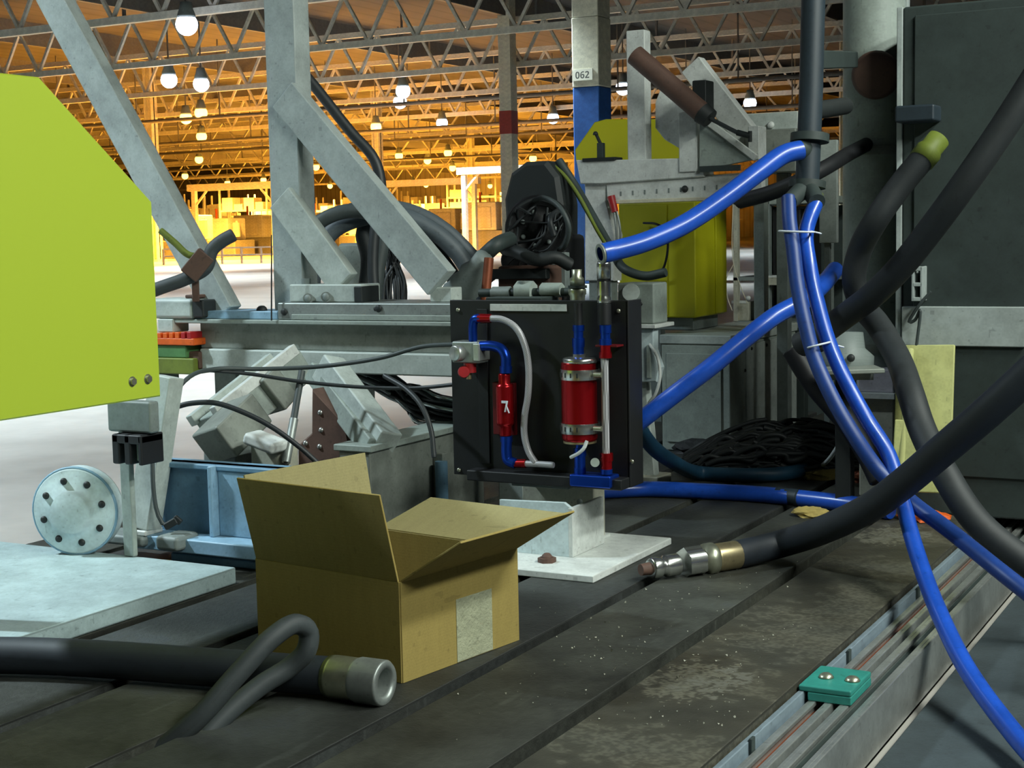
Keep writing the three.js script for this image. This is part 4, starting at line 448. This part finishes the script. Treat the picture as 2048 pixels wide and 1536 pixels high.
/* ---------------------------------------------------------------- rack, board and boxes behind the blue hoses */
{
  const z = -5.9, g = (px, py, q = z) => onZ(px, py, q), t = thing('equipment_rack', 'drab green equipment rack with open shelves', 'rack', V(g(1540, 600).x, FL, z - .2));
  for (const px of [1466, 1512, 1530, 1655]) part(t, 'upright', bx(g(px, 500).x, g(px + 9, 500).x, FL, g(px, 398).y, z - .03, z, .002), px === 1466 ? m.beige : m.greyD); part(t, 'rear_upright', [bx(g(1470, 500).x, g(1478, 500).x, FL, g(1500, 398).y, z - .45, z - .42, .002), bx(g(1655, 500).x, g(1664, 500).x, FL, g(1500, 398).y, z - .45, z - .42, .002)], m.greyD); part(t, 'top_shelf', bx(g(1460, 400).x, g(1668, 400).x, g(1500, 410).y, g(1500, 396).y, z - .45, z, .003), m.greyG); part(t, 'back_sheet', bx(g(1466, 500).x, g(1660, 500).x, FL + .02, g(1500, 412).y, z - .46, z - .45, .002), m.darkG); part(t, 'shelf', bx(g(1466, 560).x, g(1660, 560).x, g(1500, 562).y, g(1500, 554).y, z - .44, z, .002), m.greyD); part(t, 'bottom_shelf', bx(g(1466, 640).x, g(1660, 640).x, g(1500, 654).y, g(1500, 642).y, z - .44, z, .002), m.greyD);
  const u = thing('control_unit', 'black control unit on the equipment rack shelf', 'unit', g(1560, 556, z - .1)); part(u, 'case', bx(g(1536, 480).x, g(1592, 480).x, g(1560, 554).y, g(1560, 418).y, z - .35, z - .06, .005), m.black); part(u, 'face', bx(g(1544, 500).x, g(1584, 500).x, g(1560, 545).y, g(1560, 500).y, z - .06, z - .055, .002), m.cableG);
  const wb = thing('white_carton', 'small white carton on the rack bottom shelf', 'carton', g(1478, 640, z - .02)); part(wb, 'carton', bx(g(1463, 620).x, g(1494, 620).x, g(1478, 642).y, g(1478, 604).y, z - .1, z - .02, .003), m.beige); part(wb, 'flap', bar(g(1463, 604, z - .02), g(1492, 604, z - .02), .004, .012), m.white);
  const wb2 = thing('white_carton', 'pale carton beside the zip tied blue hoses', 'carton', g(1555, 566, z + .02)); part(wb2, 'carton', bx(g(1538, 560, z).x, g(1578, 560, z).x, g(1550, 570, z).y, g(1550, 553, z).y, z - .1, z + .02, .002), m.beige); part(wb2, 'lid', bx(g(1537, 560, z).x, g(1579, 560, z).x, g(1550, 555, z).y, g(1550, 551, z).y, z - .1, z + .022, .001), m.white);
  const lk = thing('loop_wire', 'thin pale wire hanging in loops before the rack', 'wire', g(1480, 610, z + .05)); part(lk, 'wire', [tube([g(1466, 400, z + .04), g(1466, 520, z + .04), g(1482, 575, z + .05), g(1494, 604, z + .05)], .0018, 30, 6), tube([g(1466, 530, z + .04), g(1452, 560, z + .05), g(1455, 595, z + .05), g(1464, 620, z + .05)], .0018, 24, 6)], m.cream); part(lk, 'tag', dome(g(1497, 596, z + .05), V(0, 0, 1), .01, .01), m.white);
  const bd = thing('white_board', 'narrow white upright board beside the grey duct', 'board', V(onZ(1656, 480, -4.6).x, FL, -4.6)); const h = (px, py) => onZ(px, py, -4.6); part(bd, 'board', bx(h(1638, 400).x, h(1674, 400).x, h(1656, 486).y, h(1656, 280).y, -4.62, -4.6, .003), m.greyP); part(bd, 'leg', bx(h(1646, 480).x, h(1658, 480).x, FL, h(1656, 486).y, -4.63, -4.61, .002), m.greyD);
  const gb = thing('switch_box', 'grey switch box hung behind the white frame', 'box', g(1535, 400)); part(gb, 'case', bx(g(1520, 280, -4.75).x, g(1592, 280, -4.75).x, g(1550, 345, -4.75).y, g(1550, 258, -4.75).y, -4.9, -4.75, .005), m.greyM); part(gb, 'top', bx(g(1440, 240, -4.8).x, g(1596, 240, -4.8).x, g(1520, 262, -4.8).y, g(1520, 226, -4.8).y, -4.95, -4.8, .004), m.greyP); part(gb, 'stand', bx(g(1560, 400, -4.8).x - .02, g(1560, 400, -4.8).x + .02, FL, g(1550, 345, -4.75).y, -4.86, -4.82, .003), m.greyD); part(gb, 'button', dome(g(1542, 250, -4.795), V(0, 0, 1), .012, .01), m.white);
}
/* ---------------------------------------------------------------- duct column, white box and right hand cabinet */
{
  const z = -3.95, c = onZ(1732, 400, z), rr = (onZ(1798, 400, z).x - onZ(1668, 400, z).x) / 2 * .96, yb = onZ(1732, 735, z).y, t = thing('grey_duct', 'wide grey round duct standing on the white box', 'duct', V(c.x, yb, z - rr)); part(t, 'duct', cyl(V(c.x, yb, z - rr), V(c.x, onZ(1732, -160, z).y, z - rr), rr, rr, 40), m.greyG); part(t, 'seam_strip', bx(c.x + rr * .93, c.x + rr * 1.08, yb, onZ(1732, -160, z).y, z - rr - .012, z - rr + .012, .002), m.grey); for (const y of [yb + .05, onZ(1732, 300, z).y]) part(t, 'joint_band', lathe([[rr, -.012], [rr + .003, -.012], [rr + .003, .012], [rr, .012]], V(c.x, y, z - rr), V(c.x, y + 1, z - rr), 40), m.greyM); part(t, 'branch_hood', lathe([[0, 0], [.06, 0], [.062, .03], [.05, .05], [0, .05]], onZ(1752, 150, z + .03), onZ(1752, 150, z + .3), 26), m.brown);
  const b = thing('white_box', 'pale boxy plinth with a shelf under the grey duct', 'plinth', V(c.x, 0, z - .1)); const g = (px, py) => onZ(px, py, z + .03); part(b, 'upper', bx(g(1714, 800).x, g(1788, 800).x, g(1750, 786).y, yb, z - .3, z + .03, .005), m.pale); part(b, 'lower', bx(g(1716, 800).x, g(1786, 800).x, 0, g(1750, 796).y, z - .3, z + .02, .005), m.beige); part(b, 'shelf', bx(g(1710, 800).x, g(1792, 800).x, g(1750, 797).y, g(1750, 785).y, z - .31, z + .045, .002), m.white); part(b, 'post', bx(g(1784, 800).x, g(1800, 800).x, 0, onZ(1790, 560, z).y, z - .1, z - .06, .003), m.white);
  const cz = -3.75, k = onZ(1803, 600, cz), q = thing('dark_cabinet', 'tall dark green grey cabinet right of the duct', 'cabinet', V(k.x + .3, 0, cz)); const xe = k.x + .42; part(q, 'body', bx(k.x, xe, 0, onZ(1850, 10, cz).y, cz - .45, cz, .006), m.darkG); part(q, 'edge_strip', bx(k.x - .014, k.x, 0, onZ(1850, 10, cz).y, cz - .02, cz + .004, .002), m.grey); part(q, 'door', bx(k.x + .03, xe - .02, .1, onZ(1850, 30, cz).y, cz, cz + .008, .003), m.darkG); part(q, 'lower_panel', bx(k.x + .005, k.x + .3, onZ(1820, 690, cz).y, onZ(1820, 612, cz).y, cz + .008, cz + .02, .003), m.grey);
  const sb = onZ(1834, 570, cz + .05); part(q, 'slotted_bracket', [bx(sb.x - .014, sb.x - .007, sb.y - .04, sb.y + .045, cz, cz + .05, .002), bx(sb.x + .007, sb.x + .014, sb.y - .04, sb.y + .045, cz, cz + .05, .002), bx(sb.x - .012, sb.x + .012, sb.y + .034, sb.y + .045, cz + .03, cz + .05, .002), bx(sb.x - .012, sb.x + .012, sb.y - .004, sb.y + .006, cz + .03, cz + .05, .002), bx(sb.x - .012, sb.x + .012, sb.y - .04, sb.y - .03, cz + .03, cz + .05, .002)], m.grey); const hb = onZ(1822, 228, cz + .06); part(q, 'hinge_block', bx(hb.x - .035, hb.x + .06, hb.y - .02, hb.y + .02, cz, cz + .08, .006), m.darkB);
  single('panel_cable', 'thin dark cable hanging on the dark cabinet front', 'cable', tube([onZ(1860, 585, cz + .06), onZ(1835, 615, cz + .06), onZ(1818, 645, cz + .05), onZ(1830, 640, cz + .05), onZ(1840, 620, cz + .06), onZ(1832, 700, cz + .05)], .004, 50, 8), m.cableG);
  const yc = -3.62, y = thing('yellow_sheet', 'pale yellow green sheet leaning against the dark cabinet', 'sheet', V(onZ(1820, 930, yc).x, 0, yc)); part(y, 'sheet', [bar(onZ(1852, 690, yc - .08), onZ(1842, 985, yc), .14, .01, V(0, 0, 1), .003), bar(onZ(1815, 840, yc + .0), onZ(1808, 985, yc + .03), .06, .01, V(0, 0, 1), .003)], m.yellowS); part(y, 'fold', tube([onZ(1820, 700, yc - .05), onZ(1812, 820, yc - .01), onZ(1800, 980, yc + .03)], .01, 20, 8), m.yellowS);
  // pump elbow feeding the blue hose
  const pd = 3.28, A = (px, py, d = pd) => atD(px, py, d), p = thing('pump_elbow', 'dark blue grey pump elbow with flanges above the zip tied hoses', 'pump', A(1615, 380)); part(p, 'body', tube([A(1630, -120), A(1625, 60), A(1622, 180), A(1618, 280), A(1615, 350), A(1612, 395)], .026, 40, 18), m.darkB); part(p, 'flange', cyl(A(1620, 268), A(1619, 284), .042, .042, 24), m.darkG); part(p, 'flange', cyl(A(1615, 362), A(1614, 376), .04, .04, 24), m.darkG); part(p, 'side_arm', cyl(A(1624, 222), A(1690, 212, 3.5), .02, .02, 18), m.dark); part(p, 'nozzle', cyl(A(1616, 296), A(1590, 302, 3.25), .023, .021, 18), m.darkG); part(p, 'ring', torus(A(1610, 392), V(0, 1, .1), .034, .006, 24), m.olive); part(p, 'twin_outlet', [cyl(A(1600, 384, 3.25), A(1578, 404, 3.2), .02, .018, 16), cyl(A(1622, 384, 3.25), A(1634, 404, 3.2), .02, .018, 16)], m.darkG); part(p, 'bracket_arm', bar(A(1625, 120), A(1700, 120, 3.8), .04, .04), m.darkG);
  single('black_hose', 'short black hose crossing behind the blue hose to the duct', 'hose', tube([A(1480, 402, 3.7), A(1540, 386, 3.6), A(1600, 362, 3.55), A(1650, 336, 3.6), A(1690, 312, 3.75), A(1735, 288, 3.96)], .019, 50, 14), m.black);
}
/* ---------------------------------------------------------------- blue hoses */
{
  const A = (px, py, d) => atD(px, py, d);
  const h1 = thing('blue_hose', 'bright blue hose with an open cut end above the panel', 'hose', A(1200, 530, 3.15)); const p0 = A(1200, 508, 3.12), p1 = A(1226, 502, 3.13); part(h1, 'hose', tube([A(1204, 507, 3.12), p1, A(1290, 484, 3.15), A(1370, 448, 3.18), A(1450, 395, 3.2), A(1520, 342, 3.22), A(1570, 308, 3.24), A(1602, 300, 3.25)], .0212, 80, 20, false), m.blueH); part(h1, 'cut_end', lathe([[.0145, 0], [.0212, 0], [.0214, .002], [.0214, .012], [.0205, .014], [.0145, .014], [.0135, .06], [.0, .06]], p0, p1, 26), m.greyM, 'grey open hose bore');
  single('blue_hose', 'blue hose slanting down from the pump to the panel side', 'hose', tube([A(1205, 905, 3.5), A(1240, 872, 3.42), A(1280, 842, 3.36), A(1350, 788, 3.34), A(1420, 735, 3.33), A(1490, 678, 3.34), A(1550, 632, 3.36), A(1610, 600, 3.4), A(1645, 570, 3.5), A(1670, 540, 3.62)], .0205, 90, 18), m.blueH);
  const C1 = [A(1577, 396, 3.2), A(1579, 440, 3.18), A(1587, 500, 3.16), A(1595, 570, 3.14), A(1609, 640, 3.12), A(1629, 715, 3.1), A(1667, 800, 3.07), A(1711, 875, 3.05), A(1761, 945, 3.04), A(1822, 1003, 3.0), A(1900, 1062, 2.9), A(2010, 1150, 2.72), A(2150, 1260, 2.6)], C2 = [A(1636, 398, 3.22), A(1622, 430, 3.2), A(1612, 468, 3.19), A(1619, 530, 3.16), A(1636, 610, 3.14), A(1656, 680, 3.12), A(1688, 755, 3.1), A(1733, 838, 3.07), A(1775, 905, 3.05), A(1801, 985, 3.01), A(1820, 1060, 2.94), A(1845, 1140, 2.84), A(1880, 1230, 2.68), A(1935, 1340, 2.52), A(2030, 1470, 2.31), A(2150, 1600, 2.06)];
  single('blue_hose', 'left one of the two zip tied blue hoses', 'hose', tube(C1, .0158, 120, 16), m.blueHd); single('blue_hose', 'right one of the two zip tied blue hoses', 'hose', tube(C2, .0162, 120, 16), m.blueH);
  const tie = (px, py, d, ax, s, lab) => { const p = A(px, py, d), t = thing('cable_tie', lab, 'cable tie', p); const g = new THREE.TorusGeometry(.024, .0022, 8, 36); g.scale(s, 1, 1); const M4 = frameOf(p, p.clone().add(ax)); M4.setPosition(p); g.applyMatrix4(M4); part(t, 'strap', g, m.tie); part(t, 'tail', tube([p.clone().addScaledVector(RT, .034), p.clone().addScaledVector(RT, .05).addScaledVector(UP, -.004)], .0018, 8, 6), m.tie); };
  tie(1593, 463, 3.17, V(.05, 1, 0), 1.55, 'upper white cable tie around the two blue hoses'); tie(1637, 690, 3.11, V(-.25, .95, 0), 1.35, 'lower white cable tie around the two blue hoses');
  const Y = (px, py, r) => onY(px, py, r); const fh = thing('blue_hose', 'blue hose lying along the bed plate under the panel', 'hose', Y(1500, 1000, 0)); part(fh, 'hose', tube([Y(1150, 985, .022), Y(1240, 980, .022), Y(1300, 978, .022), Y(1400, 982, .022), Y(1500, 987, .022), Y(1600, 996, .022), Y(1700, 1008, .022), Y(1780, 1022, .022)], .0215, 90, 18), m.blueH); part(fh, 'sleeve', tube([Y(1554, 991, .0222), Y(1575, 993, .0222), Y(1598, 996, .0222)], .0224, 12, 18), m.darkB);
  single('dark_blue_hose', 'dark teal hose curving on the plate before the cable heap', 'hose', tube([A(1250, 800, 3.8), A(1270, 842, 3.8), A(1300, 888, 3.9), A(1346, 924, 4.1), Y(1400, 946, .022), Y(1470, 950, .022), Y(1560, 948, .022), Y(1650, 930, .022)], .0205, 70, 16), m.tealH);
}
/* ---------------------------------------------------------------- big black hoses at the right */
{
  const A = (px, py, d) => atD(px, py, d);
  const h = thing('black_hose', 'thick black hose falling in a bend before the grey duct', 'hose', A(1705, 600, 3.4)); part(h, 'hose', tube([A(1850, 312, 3.38), A(1800, 372, 3.4), A(1752, 440, 3.42), A(1720, 500, 3.48), A(1708, 560, 3.5), A(1722, 606, 3.5), A(1756, 650, 3.42), A(1795, 715, 3.3), A(1822, 790, 3.14), A(1845, 860, 3.08), A(1888, 945, 3), A(1960, 1050, 2.95), A(2130, 1180, 2.9)], .0285, 90, 18), m.rubber); part(h, 'end_fitting', lathe([[0, 0], [.03, 0], [.031, .03], [.026, .04], [.026, .07], [0, .07]], A(1842, 322, 3.38), A(1890, 262, 3.4), 22), m.olive, 'drab green end fitting');
  single('black_hose', 'thick black hose rising to the right across the duct', 'hose', tube([A(1600, 690, 3.5), A(1640, 668, 3.46), A(1690, 632, 3.42), A(1750, 586, 3.32), A(1805, 530, 3.24), A(1850, 474, 3.18), A(1920, 380, 3.1), A(2010, 250, 3.05), A(2130, 60, 3.0)], .029, 80, 18), m.rubber);
  single('black_hose', 'thin dark hose hooked near the duct foot', 'hose', tube([A(1640, 700, 3.6), A(1632, 640, 3.62), A(1640, 580, 3.65), A(1662, 548, 3.7), A(1680, 540, 3.75)], .011, 40, 12), m.rubberB);
  single('sump_hose', 'black hose sloping down behind the zip tied hoses', 'hose', tube([A(1585, 700, 3.8), A(1630, 770, 3.78), A(1690, 840, 3.76), A(1730, 900, 3.75), A(1760, 960, 3.72)], .028, 40, 14), m.black);
  const j = thing('motor_foot', 'grey motor foot with a bolted flange below the duct', 'motor', A(1690, 735, 3.75)); part(j, 'body', lathe([[0, 0], [.07, 0], [.072, .06], [.05, .08], [.045, .12], [0, .12]], A(1690, 760, 3.78), A(1690, 700, 3.78), 26), m.greyD); part(j, 'flange', bar(A(1645, 742, 3.68), A(1760, 738, 3.68), .1, .012), m.greyM); part(j, 'bolt', dome(A(1702, 716, 3.7), V(0, 0, 1), .01, .008), m.dark); part(j, 'leg', bx(A(1690, 760, 3.78).x - .02, A(1690, 760, 3.78).x + .02, 0, A(1690, 758, 3.78).y, A(1690, 760, 3.78).z - .02, A(1690, 760, 3.78).z + .02, .003), m.dark);
}
/* ---------------------------------------------------------------- heap of black cables and scraps */
{
  const r = rng(33), G = []; for (let i = 0; i < 240; i++) { const cx = 1395 + r() * 300, w = 40 + r() * 80, lift = Math.pow(r(), .8), back = r(), pts = []; for (let k = 0; k < 6; k++) { const px = Math.max(1368, Math.min(1728, cx + (k / 5 - .5) * w * 2 + (r() - .5) * 24)), dm = Math.pow(Math.max(0, 1 - Math.pow((px - 1570) / 215, 2)), .7), p = onY(px, 958 - 26 * back, 0); p.y = Math.max(.008, .008 + dm * (.135 * lift * (.55 + .45 * back) + .035 * (r() - .4))); pts.push(p); } G.push(tube(pts, .004 + r() * .0055, 24, 7, false)); }
  single('cable_heap', 'tangled heap of black cables on the bed plate', 'cables', G, m.cable, null, 'stuff');
  const mk = (name, label, px, py, s, mat, seed) => { const q = rng(seed), g = new THREE.IcosahedronGeometry(s, 3), a = g.attributes.position, nz = valueNoise(seed, 16); for (let i = 0; i < a.count; i++) { const v = V(a.getX(i), a.getY(i), a.getZ(i)); const k = .65 + .6 * nz(v.x / s * 3 + 20, v.z / s * 3 + v.y / s * 4 + 20); a.setXYZ(i, v.x * k * 1.3, Math.max(-s * .2, v.y * k * .45), v.z * k); } g.computeVertexNormals(); const p = onY(px, py, 0); g.translate(p.x, s * .2, p.z); single(name, label, 'scrap', g, mat); };
  mk('crumpled_paper', 'crumpled brown paper behind the floor level blue hose', 1640, 955, .06, m.card, 3); mk('crumpled_paper', 'flat brown paper scrap in front of the blue hose', 1625, 1032, .035, m.card, 4); mk('oily_rag', 'crumpled rust red rag under the zip tied hoses', 1722, 962, .045, m.copper, 6); mk('oily_rag', 'orange rag beside the thick black hydraulic hose', 1850, 1040, .045, m.orange, 8); mk('dark_rag', 'black rag lying against the pale machine cabinet', 1405, 905, .07, m.black, 9); mk('foil_scrap', 'bright crumpled foil scrap beside the white plinth', 1765, 895, .022, m.foil, 10);
  single('cut_tube', 'short clear tube end standing out of the cable heap', 'tube', tube([onY(1640, 935, .02), atD(1668, 905, 4.05), atD(1690, 868, 4)], .006, 20, 8), m.glassT);
}
/* ---------------------------------------------------------------- unseen tube lamps outside the frame, placed to light the bench */
function batten(x, y, z, len, tilt, label) {
  const t = thing('unseen_batten', label, 'lamp', V(x, y, z)); const f = new THREE.Group(); f.name = 'fitting'; t.add(f);
  part(f, 'housing', bx(x - .09, x + .09, y, y + .06, z - len / 2, z + len / 2, .004), m.white); for (const s of [-1, 1]) part(f, 'tube', cyl(V(x + s * .045, y - .02, z - len / 2 + .04), V(x + s * .045, y - .02, z + len / 2 - .04), .016, .016, 12), glow(0xeaf6ea, 6)); for (const s of [-1, 1]) part(t, 'rod', cyl(V(x + .03, y + .03, z + s * len * .4), V(x + .03, HY + .02, z + s * len * .4), .006, .006, 6), m.greyD);
  const L = new THREE.RectAreaLight(new THREE.Color().setRGB(.93, 1, .92), TUBE_L, .17, len - .08); L.position.set(0, -.045, 0); L.rotation.x = -Math.PI / 2; L.castShadow = true; f.add(L); f.rotation.z = -tilt; }
batten(1.75, 2.6, -1.1, 1.5, .75, 'unseen twin tube lamp right of the bench, placed to light the box and lime panel'); batten(1.1, 2.75, -2.9, 1.5, .6, 'unseen twin tube lamp out of view, placed to light the white frame and cabinets');

renderer.render(scene, camera);
